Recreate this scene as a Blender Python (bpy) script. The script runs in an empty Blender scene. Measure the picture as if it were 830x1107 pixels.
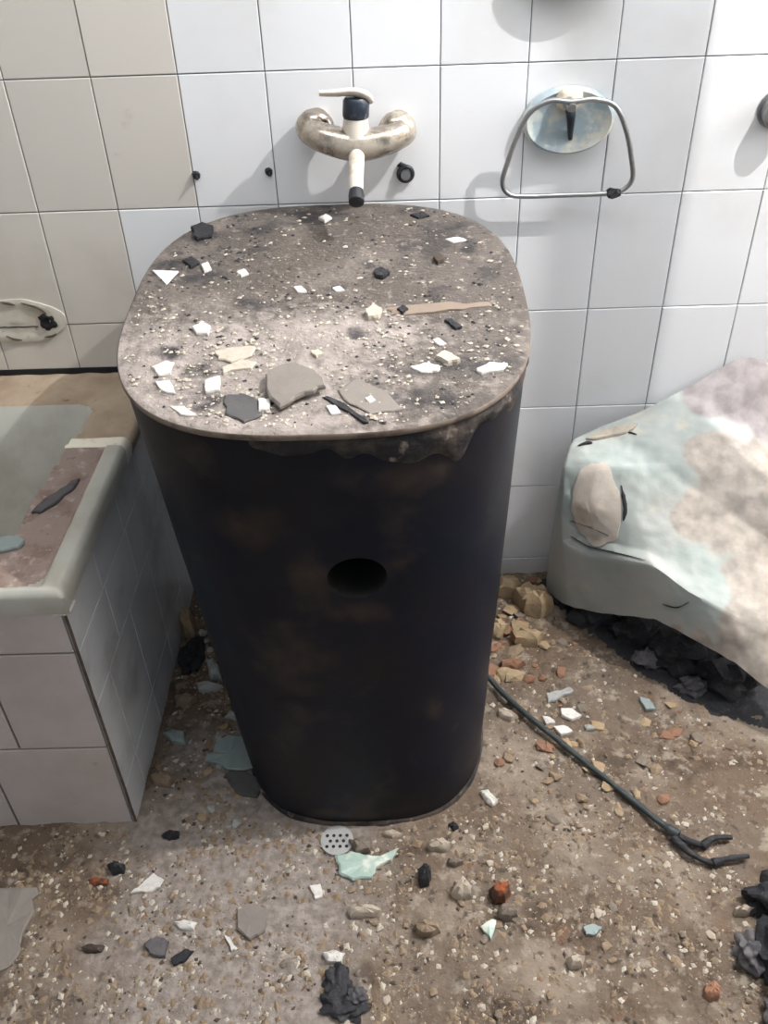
import bpy, bmesh, math, random
from mathutils import Vector, Matrix, noise
random.seed(7)
PI = math.pi
SC = bpy.context.scene
COL = SC.collection

# ------------------------------------------------------------------ camera, world, lamp, exposure
cd = bpy.data.cameras.new('camera'); cam = bpy.data.objects.new('camera', cd); COL.objects.link(cam)
cd.sensor_fit = 'HORIZONTAL'; cd.sensor_width = 36.0; cd.lens = 949.67 / 830 * 36
cd.clip_start = 0.02
RX = (0.99954519, -0.00480841, -0.02977057)
DY = (-0.02663345, -0.60379497, -0.7966946)
FZ = (-0.0141445, 0.79712515, -0.60364843)
cam.matrix_world = Matrix(((RX[0], -DY[0], -FZ[0], 0.6550), (RX[1], -DY[1], -FZ[1], -1.6540),
                           (RX[2], -DY[2], -FZ[2], 1.4536), (0, 0, 0, 1)))
SC.camera = cam
w = bpy.data.worlds.new('world'); SC.world = w; w.use_nodes = True
w.node_tree.nodes['Background'].inputs[0].default_value = (0.80, 0.90, 1.0, 1)
w.node_tree.nodes['Background'].inputs[1].default_value = 0.40
ld = bpy.data.lights.new('ceiling_bulb_light', 'POINT'); ld.energy = 128; ld.shadow_soft_size = 0.014
ld.color = (1.0, 0.985, 0.965)
lo = bpy.data.objects.new('ceiling_bulb_light', ld); lo.location = (1.79, -0.54, 2.40); COL.objects.link(lo)
wd = bpy.data.lights.new('side_fill_light', 'AREA'); wd.shape = 'RECTANGLE'; wd.size = 1.0; wd.size_y = .5; wd.energy = 20  # added fill light from the right, no such source in view
wd.color = (0.86, 0.92, 1.0)
wo = bpy.data.objects.new('side_fill_light', wd); wo.location = (2.57, -.42, 1.80); wo.rotation_euler = (0, PI / 2, 0); COL.objects.link(wo)
pd = bpy.data.lights.new('overhead_fill_light', 'AREA'); pd.shape = 'RECTANGLE'; pd.size = 1.2; pd.size_y = .6; pd.energy = 10  # added overhead fill to lift the wall and the shaded gap
pd.color = (0.90, 0.94, 1.0)
po_ = bpy.data.objects.new('overhead_fill_light', pd); po_.location = (0.55, -0.75, 2.47); COL.objects.link(po_)
SC.view_settings.view_transform = 'Standard'; SC.view_settings.look = 'None'
SC.view_settings.gamma = 1; SC.view_settings.use_curve_mapping = False
SC.view_settings.exposure = 0.08

# ------------------------------------------------------------------ helpers
def lin(c):
    return tuple(((v / 255) / 12.92 if v / 255 <= .04045 else ((v / 255 + .055) / 1.055) ** 2.4) for v in c) + (1,)

def material(name, base, rough=.6, metal=0.0, spots=(), bump=0.0, bscale=40, vary=0.0, spec=.5, coat=0.0):
    """base sRGB; spots: (colour, scale, threshold, softness, amount, seed)"""
    m = bpy.data.materials.new(name); m.use_nodes = True
    nt = m.node_tree; N = nt.nodes; L = nt.links
    b = N['Principled BSDF']
    b.inputs['Roughness'].default_value = rough; b.inputs['Metallic'].default_value = metal
    b.inputs['Specular IOR Level'].default_value = spec
    b.inputs['Coat Weight'].default_value = coat
    tc = N.new('ShaderNodeTexCoord'); geo = N.new('ShaderNodeNewGeometry')
    cur = N.new('ShaderNodeRGB'); cur.outputs[0].default_value = lin(base); out = cur.outputs[0]
    if vary:
        oi = N.new('ShaderNodeObjectInfo'); mr = N.new('ShaderNodeMapRange')
        mr.inputs[3].default_value = 1 - vary; mr.inputs[4].default_value = 1 + vary * .35
        L.new(oi.outputs['Random'], mr.inputs[0])
        hs = N.new('ShaderNodeHueSaturation'); L.new(out, hs.inputs['Color']); L.new(mr.outputs[0], hs.inputs['Value'])
        out = hs.outputs[0]
    rf = None
    for (c, sc, th, so, am, sd) in spots:
        nz = N.new('ShaderNodeTexNoise'); nz.inputs['Scale'].default_value = sc; nz.inputs['Detail'].default_value = 5
        nz.inputs['Roughness'].default_value = .6
        mp = N.new('ShaderNodeMapping'); mp.inputs['Location'].default_value = (sd, sd * 1.7, sd * .6)
        L.new(geo.outputs['Position'], mp.inputs[0]); L.new(mp.outputs[0], nz.inputs['Vector'])
        r = N.new('ShaderNodeMapRange'); r.interpolation_type = 'SMOOTHSTEP'
        r.inputs[1].default_value = th - so; r.inputs[2].default_value = th + so; r.inputs[4].default_value = am
        L.new(nz.outputs['Fac'], r.inputs[0])
        mx = N.new('ShaderNodeMix'); mx.data_type = 'RGBA'
        L.new(r.outputs[0], mx.inputs[0]); L.new(out, mx.inputs[6]); mx.inputs[7].default_value = lin(c)
        out = mx.outputs[2]
        if metal > 0 or coat == -1:
            pass
        if metal > 0:
            sub = N.new('ShaderNodeMath'); sub.operation = 'SUBTRACT'
            if rf is None: sub.inputs[0].default_value = metal
            else: L.new(rf, sub.inputs[0])
            L.new(r.outputs[0], sub.inputs[1]); sub.use_clamp = True; rf = sub.outputs[0]
    if rf is not None: L.new(rf, b.inputs['Metallic'])
    L.new(out, b.inputs['Base Color'])
    if bump:
        nz = N.new('ShaderNodeTexNoise'); nz.inputs['Scale'].default_value = bscale; nz.inputs['Detail'].default_value = 6
        L.new(geo.outputs['Position'], nz.inputs['Vector'])
        bp = N.new('ShaderNodeBump'); bp.inputs['Strength'].default_value = bump; bp.inputs['Distance'].default_value = .004
        L.new(nz.outputs['Fac'], bp.inputs['Height']); L.new(bp.outputs[0], b.inputs['Normal'])
    return m

M = {}
M['tile'] = material('glazed_white_tile', (236, 237, 240), .22, spots=[((206, 202, 196), 2.2, .60, .12, .4, 3), ((176, 168, 160), 14, .75, .05, .35, 8)], vary=.05)
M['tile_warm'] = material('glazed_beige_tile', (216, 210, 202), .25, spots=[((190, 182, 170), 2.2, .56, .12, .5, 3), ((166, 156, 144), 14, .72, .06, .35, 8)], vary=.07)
M['tile_tub'] = material('glazed_tub_tile', (202, 193, 190), .28, spots=[((172, 160, 152), 5, .55, .14, .5, 5), ((140, 128, 118), 30, .70, .06, .4, 2)], vary=.06)
M['tile_side'] = material('glazed_side_tile', (230, 232, 236), .16, spots=[((150, 150, 150), 6, .60, .14, .5, 4)], vary=.07)
M['grout'] = material('dark_grout', (112, 114, 120), .9, bump=.3)
M['grout_brown'] = material('brown_grout', (98, 84, 68), .95, bump=.4, spots=[((60, 50, 42), 30, .5, .1, .7, 1)])
M['plaster_wall'] = material('plain_wall_paint', (196, 190, 180), .9)
M['ceiling'] = material('ceiling_paint', (236, 235, 232), .9)
M['enamel'] = material('tub_enamel', (188, 187, 178), .28, spots=[((160, 152, 140), 7, .56, .12, .6, 9), ((120, 105, 88), 60, .72, .05, .6, 2)])
M['tubdust'] = material('tub_dust', (152, 134, 126), .95, spots=[((120, 98, 88), 18, .55, .1, .7, 9), ((192, 178, 166), 50, .62, .08, .7, 2), ((96, 82, 74), 70, .68, .06, .7, 4)], bump=.6, bscale=90)
M['ledge'] = material('mortar_ledge', (182, 164, 142), .95, spots=[((140, 118, 100), 6, .5, .15, .7, 5), ((100, 84, 72), 45, .68, .05, .7, 7)], bump=.6, bscale=70)
M['rim_light_streak'] = material('light_streak_enamel', (246, 240, 222), .3, spots=[((180, 160, 130), 30, .62, .1, .5, 5)])  # light leaking onto the rim end, put into the base colour
M['soot_dark'] = material('soot_dark', (30, 29, 30), .9, bump=.5)
M['column'] = material('black_column_paint', (11, 18, 33), .46, spots=[((30, 27, 28), 3.2, .52, .14, .85, 21), ((10, 14, 24), 5, .60, .10, .8, 33), ((62, 55, 52), 7, .665, .09, .6, 14), ((120, 112, 104), 120, .765, .025, .7, 6)], bump=.12, bscale=25, spec=.22)
M['column_in'] = material('column_inside', (14, 14, 15), .9)
M['top'] = material('dusty_column_top', (92, 85, 80), .92, spots=[
    ((86, 78, 72), 4.5, .50, .12, .75, 12), ((118, 109, 102), 8, .57, .10, .75, 2), ((58, 54, 53), 13, .61, .06, .8, 17),
    ((140, 131, 123), 70, .62, .06, .7, 5), ((44, 42, 43), 95, .645, .04, .8, 9), ((196, 190, 180), 190, .69, .03, .8, 19)], bump=.7, bscale=160)
M['crust'] = material('charred_crust', (72, 62, 56), .85, spots=[((24, 24, 28), 16, .5, .1, .9, 3), ((146, 132, 120), 26, .62, .06, .8, 6), ((110, 96, 62), 11, .66, .06, .6, 9)], bump=.8, bscale=80)
M['rimdust'] = material('dusty_rim', (124, 110, 98), .9, spots=[((70, 58, 50), 24, .55, .08, .7, 3)], bump=.4)
M['chrome'] = material('dirty_chrome', (176, 166, 154), .22, metal=1.0, spots=[((186, 176, 162), 22, .50, .12, .75, 3), ((84, 76, 70), 34, .62, .07, .6, 8)], bump=.1)
M['chrome_dusty'] = material('dusty_chrome', (226, 216, 204), .5, spots=[((186, 168, 148), 40, .58, .1, .7, 3), ((110, 98, 88), 70, .68, .05, .5, 8)])
M['cap_blue'] = material('blackened_cap', (38, 46, 58), .35, spots=[((96, 106, 120), 40, .60, .1, .7, 3)])
M['black'] = material('blackened_metal', (36, 38, 44), .5, spots=[((80, 80, 84), 60, .62, .1, .5, 3)])
M['steel'] = material('dull_steel', (168, 170, 172), .35, metal=.9, spots=[((120, 118, 116), 30, .6, .1, .5, 3)])
M['dish'] = material('pale_ceramic_dish', (202, 208, 204), .35, spots=[((142, 162, 174), 15, .50, .05, .8, 4.3), ((212, 206, 190), 20, .56, .10, .8, 7)])
M['dish_grey'] = material('grey_dish', (128, 128, 130), .4, spots=[((180, 178, 174), 20, .6, .1, .6, 3)])
M['cream_dust'] = material('cream_dust', (224, 212, 190), .9, bump=.4)
M['slab'] = material('pale_turquoise_slab', (172, 179, 175), .6, spots=[((190, 189, 183), 4, .50, .14, .7, 2), ((154, 167, 163), 6, .56, .12, .7, 11), ((205, 196, 180), 9, .66, .08, .8, 5)], bump=.35, bscale=30)
M['slab_cream'] = material('cream_plaster_coat', (200, 188, 176), .85, spots=[((178, 160, 142), 6, .54, .1, .7, 2), ((220, 212, 202), 10, .60, .1, .6, 6)], bump=.5, bscale=30)
M['slab_core'] = material('slab_core', (150, 140, 130), .9, bump=.5)
M['shard_white'] = material('white_glaze', (242, 242, 240), .35)
M['chip_white'] = material('white_plaster', (214, 210, 205), .8, spots=[((196, 186, 174), 90, .58, .08, .6, 3)], bump=.4, vary=.05)
M['chip_grey'] = material('greyish_plaster', (164, 164, 162), .85, spots=[((140, 136, 130), 60, .58, .08, .6, 3)], bump=.4)
M['chip_cream'] = material('cream_plaster', (186, 177, 163), .85, spots=[((176, 162, 146), 90, .56, .08, .7, 3)], bump=.6)
M['flake_grey'] = material('grey_cement', (128, 121, 114), .85, spots=[((122, 114, 108), 30, .55, .1, .6, 3)], bump=.4)
M['flake_dark'] = material('slate_grey', (82, 80, 80), .8, spots=[((60, 62, 68), 25, .55, .1, .6, 3)], bump=.4)
M['strip_beige'] = material('beige_strip', (134, 119, 106), .9, bump=.4)
M['charred'] = material('charcoal', (34, 34, 38), .75, spots=[((62, 60, 62), 60, .60, .08, .6, 3)], bump=.8, bscale=120)
M['charred_grey'] = material('ashen_charcoal', (92, 88, 90), .85, spots=[((48, 48, 54), 28, .55, .1, .8, 3)], bump=.7)
M['charred_brown'] = material('brown_charcoal', (70, 58, 50), .85, bump=.8)
M['turq'] = material('turquoise_glaze', (160, 180, 170), .4, spots=[((216, 218, 206), 22, .56, .06, .8, 8)])
M['turq_dull'] = material('dull_turquoise', (140, 152, 150), .6, spots=[((130, 142, 144), 25, .55, .1, .6, 3)], bump=.3)
M['rock_tan'] = material('tan_mortar', (136, 118, 98), .95, spots=[((120, 98, 76), 40, .58, .1, .7, 3)], bump=.8, bscale=80)
M['rock_tan2'] = material('yellow_mortar', (158, 138, 110), .95, spots=[((150, 122, 90), 30, .58, .1, .7, 3)], bump=.8, bscale=80)
M['rock_cream'] = material('cream_stone', (176, 163, 148), .9, spots=[((160, 142, 122), 50, .58, .08, .7, 3)], bump=.6, bscale=90)
M['rock_grey'] = material('grey_stone', (118, 107, 96), .95, spots=[((104, 92, 80), 45, .58, .1, .7, 3)], bump=.6, bscale=90)
M['rock_red'] = material('reddish_stone', (132, 98, 78), .95, bump=.6)
M['brick'] = material('burnt_brick', (140, 78, 46), .95, spots=[((60, 44, 38), 42, .52, .05, .9, 3)], bump=.8)
M['brick_dull'] = material('dull_brick', (146, 106, 84), .95, bump=.6)
M['cord'] = material('dark_rubber_cord', (42, 50, 52), .55, spots=[((84, 84, 80), 50, .60, .1, .5, 3)])

def mix_attr(m, attr, col, rng=(.0, 1.0), nscale=0, namt=0):
    nt = m.node_tree; N = nt.nodes; L = nt.links; b = N['Principled BSDF']
    src = b.inputs['Base Color'].links[0].from_socket
    at = N.new('ShaderNodeAttribute'); at.attribute_name = attr; f = at.outputs['Fac']
    if nscale:
        geo = N.new('ShaderNodeNewGeometry'); nz = N.new('ShaderNodeTexNoise'); nz.inputs['Scale'].default_value = nscale; nz.inputs['Detail'].default_value = 6
        L.new(geo.outputs['Position'], nz.inputs['Vector'])
        ma = N.new('ShaderNodeMath'); ma.operation = 'MULTIPLY_ADD'; ma.inputs[1].default_value = namt; ma.inputs[2].default_value = -namt * .5; L.new(nz.outputs['Fac'], ma.inputs[0])
        ad = N.new('ShaderNodeMath'); ad.operation = 'ADD'; L.new(f, ad.inputs[0]); L.new(ma.outputs[0], ad.inputs[1]); f = ad.outputs[0]
    r = N.new('ShaderNodeMapRange'); r.interpolation_type = 'SMOOTHSTEP'; r.inputs[1].default_value = rng[0]; r.inputs[2].default_value = rng[1]; L.new(f, r.inputs[0])
    mx = N.new('ShaderNodeMix'); mx.data_type = 'RGBA'; L.new(r.outputs[0], mx.inputs[0]); L.new(src, mx.inputs[6])
    nz2 = N.new('ShaderNodeTexNoise'); nz2.inputs['Scale'].default_value = 30; nz2.inputs['Detail'].default_value = 4
    geo2 = N.new('ShaderNodeNewGeometry'); L.new(geo2.outputs['Position'], nz2.inputs['Vector'])
    cr = N.new('ShaderNodeValToRGB'); cr.color_ramp.elements[0].position = .35; cr.color_ramp.elements[1].position = .65
    cr.color_ramp.elements[0].color = lin([c * .88 for c in col]); cr.color_ramp.elements[1].color = lin([min(255, c * 1.08) for c in col])
    L.new(nz2.outputs['Fac'], cr.inputs[0]); L.new(cr.outputs[0], mx.inputs[7]); L.new(mx.outputs[2], b.inputs['Base Color'])
mix_attr(M['slab'], 'cream', (176, 166, 156), (.05, .95), 18, .5)
mix_attr(M['slab'], 'mauve', (150, 142, 142), (.1, .9), 14, .4)
mix_attr(M['top'], 'dust', (152, 142, 136), (.35, .95), 55, 1.3)
mix_attr(M['top'], 'soot', (56, 53, 54), (.30, 1.15), 42, 1.9)
mix_attr(M['column'], 'smudge', (64, 54, 48), (.40, 1.1), 22, .9)

def ground_material():
    m = material('rubble_dirt', (106, 93, 81), .97, spots=[
        ((98, 81, 66), 3.4, .50, .10, .8, 4), ((142, 128, 114), 5.5, .57, .08, .75, 13),
        ((70, 57, 46), 9, .60, .07, .8, 22), ((152, 141, 128), 34, .60, .06, .7, 8), ((58, 48, 40), 48, .62, .05, .75, 31),
        ((184, 174, 160), 120, .67, .035, .8, 5), ((118, 88, 64), 15, .67, .06, .6, 44)], bump=.9, bscale=110)
    # the smooth grey screed left and in front of the column
    nt = m.node_tree; N = nt.nodes; L = nt.links; b = N['Principled BSDF']
    src = b.inputs['Base Color'].links[0].from_socket
    geo = N.new('ShaderNodeNewGeometry')
    mp = N.new('ShaderNodeMapping'); mp.inputs['Location'].default_value = (-.36, .86, 0)
    L.new(geo.outputs['Position'], mp.inputs[0])
    sc = N.new('ShaderNodeVectorMath'); sc.operation = 'MULTIPLY'; sc.inputs[1].default_value = (4.2, 2.1, 0)
    L.new(mp.outputs[0], sc.inputs[0])
    ln = N.new('ShaderNodeVectorMath'); ln.operation = 'LENGTH'; L.new(sc.outputs[0], ln.inputs[0])
    nz = N.new('ShaderNodeTexNoise'); nz.inputs['Scale'].default_value = 9; L.new(geo.outputs['Position'], nz.inputs['Vector'])
    ad = N.new('ShaderNodeMath'); ad.operation = 'MULTIPLY_ADD'; ad.inputs[1].default_value = 1.1; L.new(nz.outputs['Fac'], ad.inputs[0]); L.new(ln.outputs['Value'], ad.inputs[2])
    r = N.new('ShaderNodeMapRange'); r.interpolation_type = 'SMOOTHSTEP'
    r.inputs[1].default_value = 1.2; r.inputs[2].default_value = 1.75; r.inputs[3].default_value = .8; r.inputs[4].default_value = 0
    L.new(ad.outputs[0], r.inputs[0])
    mx = N.new('ShaderNodeMix'); mx.data_type = 'RGBA'; L.new(r.outputs[0], mx.inputs[0]); L.new(src, mx.inputs[6])
    nz2 = N.new('ShaderNodeTexNoise'); nz2.inputs['Scale'].default_value = 60; nz2.inputs['Detail'].default_value = 4; L.new(geo.outputs['Position'], nz2.inputs['Vector'])
    cr = N.new('ShaderNodeValToRGB'); cr.color_ramp.elements[0].position = .34; cr.color_ramp.elements[0].color = lin((122, 113, 107))
    cr.color_ramp.elements[1].position = .66; cr.color_ramp.elements[1].color = lin((164, 154, 147)); L.new(nz2.outputs['Fac'], cr.inputs[0])
    L.new(cr.outputs[0], mx.inputs[7]); L.new(mx.outputs[2], b.inputs['Base Color'])
    return m
M['ground'] = ground_material()

def link(name, me, mat=None, parent=None, loc=None):
    if mat is not None and len(me.materials) == 0: me.materials.append(M[mat] if isinstance(mat, str) else mat)
    o = bpy.data.objects.new(name, me); COL.objects.link(o)
    if parent is not None: o.parent = parent
    if loc is not None: o.location = loc
    return o

def mesh_bm(name, bm, smooth=False, angle=None):
    bmesh.ops.recalc_face_normals(bm, faces=bm.faces[:])
    me = bpy.data.meshes.new(name); bm.to_mesh(me); bm.free()
    if smooth:
        me.polygons.foreach_set('use_smooth', [True] * len(me.polygons))
        if angle: me.set_sharp_from_angle(angle=math.radians(angle))
    return me

def tag(o, label=None, cat=None, group=None, kind=None):
    if label: o['label'] = label
    if cat: o['category'] = cat
    if group: o['group'] = group
    if kind: o['kind'] = kind
    return o

def empty(name, loc, label=None, cat=None, group=None, kind=None):
    o = bpy.data.objects.new(name, None); COL.objects.link(o); o.location = loc; o.empty_display_size = .02
    return tag(o, label, cat, group, kind)

def part(name, bm, mat, parent, smooth=False, angle=None, label=None):
    """mesh given in world coordinates, parented to an Empty/structure that only has a location"""
    me = mesh_bm(name, bm, smooth, angle)
    off = Vector((0, 0, 0)); p = parent
    while p is not None: off += p.location; p = p.parent
    me.transform(Matrix.Translation(-off))
    o = link(name, me, mat, parent)
    if label: o['label'] = label
    return o

def add_box(bm, x0, y0, z0, x1, y1, z1, bev=0):
    r = bmesh.ops.create_cube(bm, size=1, matrix=Matrix.Translation(((x0 + x1) / 2, (y0 + y1) / 2, (z0 + z1) / 2)) @ Matrix.Diagonal((abs(x1 - x0), abs(y1 - y0), abs(z1 - z0), 1)))
    if bev:
        es = list({e for v in r['verts'] for e in v.link_edges})
        bmesh.ops.bevel(bm, geom=es, offset=bev, segments=2, affect='EDGES', profile=.5)
    return bm

def catmull(pts, n, closed=False):
    P = [Vector(p) for p in pts]; out = []
    m = len(P)
    segs = m if closed else m - 1
    for i in range(segs):
        if closed: a, b, c, d = P[(i - 1) % m], P[i], P[(i + 1) % m], P[(i + 2) % m]
        else: a, b, c, d = P[max(i - 1, 0)], P[i], P[i + 1], P[min(i + 2, m - 1)]
        for k in range(n):
            t = k / n
            out.append(.5 * ((2 * b) + (c - a) * t + (2 * a - 5 * b + 4 * c - d) * t * t + (3 * b - a - 3 * c + d) * t ** 3))
    if not closed: out.append(P[-1])
    return out

def add_tube(bm, pts, rad, seg=16, closed=False, flat=1.0, up=None, caps=True):
    P = [Vector(p) for p in pts]; m = len(P)
    R = rad if isinstance(rad, (list, tuple)) else [rad] * m
    rings = []; prev = None
    for i in range(m):
        if closed: t = P[(i + 1) % m] - P[i - 1]
        else: t = P[min(i + 1, m - 1)] - P[max(i - 1, 0)]
        t.normalize()
        if prev is None:
            u = Vector(up) if up else (Vector((0, 0, 1)) if abs(t.z) < .9 else Vector((0, 1, 0)))
        else: u = prev
        u = (u - t * u.dot(t)).normalized(); prev = u; v = t.cross(u)
        rings.append([bm.verts.new(P[i] + (u * math.cos(a) * flat + v * math.sin(a)) * R[i]) for a in [2 * PI * k / seg for k in range(seg)]])
    for i in range(m if closed else m - 1):
        A, B = rings[i], rings[(i + 1) % m]
        for k in range(seg): bm.faces.new((A[k], A[(k + 1) % seg], B[(k + 1) % seg], B[k]))
    if not closed and caps:
        bm.faces.new(rings[0]); bm.faces.new(rings[-1])
    return bm

def add_ball(bm, c, r, sub=3, amp=0.0, fr=1.0, seed=0):
    q = bmesh.ops.create_icosphere(bm, subdivisions=sub, radius=1)
    for v in q['verts']:
        d = v.co.normalized(); k = 1 + amp * noise.noise(d * fr + Vector((seed, seed * .3, 0)))
        v.co = Vector(c) + Vector((d.x * r[0], d.y * r[1], d.z * r[2])) * k
    return bm

# ------------------------------------------------------------------ tables (world coordinates, metres)
TOPFRAG = [('ceramic_shard', 'white triangular shard at the left rim of the column top', 'shard', 'shard_white', 0.003, [(0.2606, -0.2473), (0.3049, -0.2532), (0.2922, -0.2956)]),
 ('cement_flake', 'largest grey flake, tilted up near the front edge of the column top', 'flake', 'flake_grey', 0.007, [(0.4803, -0.5771), (0.4969, -0.56), (0.5227, -0.5568), (0.5483, -0.576), (0.5639, -0.6136), (0.537, -0.625), (0.5066, -0.6502), (0.4914, -0.6311)]),
 ('cement_flake', 'flat dark grey flake left of the largest tilted flake', 'flake', 'flake_dark', 0.004, [(0.4268, -0.6113), (0.4501, -0.606), (0.4733, -0.624), (0.4813, -0.6551), (0.4596, -0.67), (0.433, -0.6508)]),
 ('plaster_chip', 'square white chip wedged against the left side of the largest grey flake', 'chip', 'chip_white', 0.006, [(0.4731, -0.6219), (0.4907, -0.6227), (0.4904, -0.6474), (0.477, -0.6488)]),
 ('wood_splinter', 'thin charred splinter lying right of the largest grey flake', 'splinter', 'charred', 0.004, [(0.5604, -0.6198), (0.5692, -0.6202), (0.6219, -0.6735), (0.6147, -0.6771)]),
 ('plaster_flake', 'broad cream plaster flake, upper of the pair at front left of column top', 'flake', 'chip_cream', 0.004, [(0.3992, -0.4989), (0.4238, -0.4905), (0.4562, -0.4897), (0.4532, -0.5137), (0.4257, -0.5288), (0.4061, -0.5208)]),
 ('plaster_flake', 'ragged cream plaster flake, lower of the pair at front left of column top', 'flake', 'chip_cream', 0.004, [(0.4142, -0.5422), (0.4409, -0.5226), (0.4616, -0.5307), (0.4566, -0.5466), (0.4282, -0.5498), (0.4188, -0.5584)]),
 ('plaster_chip', 'white chip nearest the left rim at the widest part of the column top', 'chip', 'chip_white', 0.005, [(0.3133, -0.537), (0.3317, -0.5217), (0.3446, -0.527), (0.344, -0.5546), (0.3277, -0.5583)]),
 ('plaster_chip', 'long white chip just behind the front left rim of the column top', 'chip', 'chip_white', 0.004, [(0.3249, -0.5716), (0.3454, -0.5704), (0.3584, -0.6016), (0.3393, -0.5942)]),
 ('plaster_chip', 'blocky white chip behind the flat dark grey flake', 'chip', 'chip_white', 0.006, [(0.3952, -0.5751), (0.4145, -0.5649), (0.4191, -0.6002), (0.4005, -0.6036)]),
 ('plaster_chip', 'white sliver at the very front left curve of the rim', 'chip', 'chip_white', 0.004, [(0.3558, -0.6309), (0.3759, -0.6319), (0.3965, -0.6532), (0.3739, -0.6501)]),
 ('plaster_chip', 'rounded white chip in the left middle of the column top', 'chip', 'chip_white', 0.006, [(0.3556, -0.4338), (0.3677, -0.4213), (0.3834, -0.4327), (0.3821, -0.4533), (0.3653, -0.4523)]),
 ('plaster_chip', 'long flat white chip near the front right of the column top', 'chip', 'chip_white', 0.004, [(0.6796, -0.5534), (0.6994, -0.5452), (0.7211, -0.5532), (0.7178, -0.5666), (0.6946, -0.5677)]),
 ('plaster_chip', 'bright wide white chip close to the right rim of the column top', 'chip', 'chip_white', 0.005, [(0.7706, -0.5648), (0.79, -0.5499), (0.8155, -0.5535), (0.8077, -0.5667), (0.7773, -0.5764)]),
 ('plaster_chip', 'cream wedge between the two long white chips at the front right', 'chip', 'chip_cream', 0.008, [(0.7156, -0.5344), (0.7295, -0.521), (0.7503, -0.5432), (0.7329, -0.5515)]),
 ('plaster_chip', 'white sliver at the back right of the column top', 'chip', 'chip_white', 0.003, [(0.7517, -0.1666), (0.7743, -0.1612), (0.7879, -0.1725), (0.765, -0.1813)]),
 ('plaster_chip', 'white sliver at the centre of the column top', 'chip', 'chip_white', 0.003, [(0.4998, -0.3171), (0.5131, -0.315), (0.523, -0.3332), (0.5084, -0.3352)]),
 ('plaster_chip', 'small white sliver right of the centre of the column top', 'chip', 'chip_white', 0.003, [(0.5624, -0.3239), (0.5741, -0.3187), (0.5833, -0.3339), (0.5687, -0.3359)]),
 ('plaster_chip', 'small white chip left of the centre, behind the scorched patch', 'chip', 'chip_white', 0.004, [(0.4029, -0.2625), (0.4142, -0.2538), (0.4236, -0.27), (0.4123, -0.2786)]),
 ('plaster_chip', 'small white chip right of the left scorched patch', 'chip', 'chip_white', 0.005, [(0.3409, -0.2364), (0.3505, -0.2274), (0.3599, -0.2504), (0.3488, -0.2591)]),
 ('plaster_chip', 'white crumb beside the charred splinter', 'chip', 'chip_white', 0.005, [(0.6167, -0.6267), (0.6253, -0.6208), (0.6315, -0.6315), (0.6229, -0.6373)]),
 ('plaster_crumb', 'crumbly cream lump right of the centre of the column top', 'crumb', 'chip_cream', 0.009, [(0.6162, -0.406), (0.6275, -0.3875), (0.6417, -0.402), (0.6359, -0.4231), (0.6206, -0.4249)]),
 ('plaster_chip', 'slanting white chip in the right half of the column top', 'chip', 'chip_white', 0.004, [(0.714, -0.4863), (0.7223, -0.4818), (0.7347, -0.4997), (0.7239, -0.5015)]),
 ('plaster_chip', 'white chip in front of the charred splinter', 'chip', 'chip_white', 0.004, [(0.565, -0.6408), (0.5773, -0.6393), (0.5865, -0.658), (0.5731, -0.6593)]),
 ('plaster_strip', 'long narrow beige strip across the right half of the column top', 'strip', 'strip_beige', 0.0035, [(0.6488, -0.3915), (0.7233, -0.382), (0.7945, -0.3834), (0.809, -0.3952), (0.7645, -0.4036), (0.6937, -0.4104), (0.6571, -0.411)]),
 ('charcoal_piece', 'curved black flake near the right rim of the column top', 'charcoal', 'charred', 0.005, [(0.7345, -0.4339), (0.7457, -0.4319), (0.7594, -0.4535), (0.7495, -0.4581)]),
 ('charcoal_piece', 'black crumb in the middle right of the column top', 'charcoal', 'charred', 0.008, [(0.6288, -0.2797), (0.6395, -0.2679), (0.6545, -0.2844), (0.6438, -0.2989), (0.6319, -0.2952)]),
 ('charcoal_piece', 'black crumb beside the long beige strip', 'charcoal', 'charred', 0.007, [(0.6643, -0.4006), (0.6731, -0.3901), (0.6813, -0.4015), (0.6726, -0.4118)]),
 ('charcoal_piece', 'brown charred crumb at the back right of the column top', 'charcoal', 'charred_brown', 0.008, [(0.7274, -0.2386), (0.7388, -0.2263), (0.7454, -0.2462), (0.7341, -0.2582)]),
 ('charcoal_piece', 'black flake at the back edge right of the tap spout', 'charcoal', 'charred', 0.004, [(0.694, -0.0683), (0.7144, -0.0583), (0.7288, -0.0745), (0.7084, -0.0844)]),
 ('charcoal_piece', 'black lump at the back left of the column top', 'charcoal', 'charred', 0.009, [(0.3029, -0.1005), (0.3204, -0.0833), (0.3426, -0.0996), (0.3442, -0.1357), (0.3211, -0.1447)]),
 ('charcoal_piece', 'black lump behind the white triangular shard', 'charcoal', 'charred', 0.007, [(0.3074, -0.2214), (0.3212, -0.2092), (0.3368, -0.2298), (0.3252, -0.245)]),
 ('cement_flake', 'thin grey flake lying across the front middle edge of the column top', 'flake', 'flake_grey', 0.003, [(0.5811, -0.6017), (0.6085, -0.5746), (0.6466, -0.6113), (0.6682, -0.6497), (0.6242, -0.6597), (0.5945, -0.6339)]),
 ('plaster_chip', 'white chip at the back of the column top under the tap lever', 'chip', 'chip_white', 0.005, [(0.5284, -0.0717), (0.5412, -0.0574), (0.5535, -0.0734), (0.5407, -0.0875)]),
 ('plaster_chip', 'yellowish chip behind the largest grey flake', 'chip', 'chip_cream', 0.005, [(0.5384, -0.511), (0.5488, -0.5044), (0.5573, -0.5168), (0.547, -0.5234)])]
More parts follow.
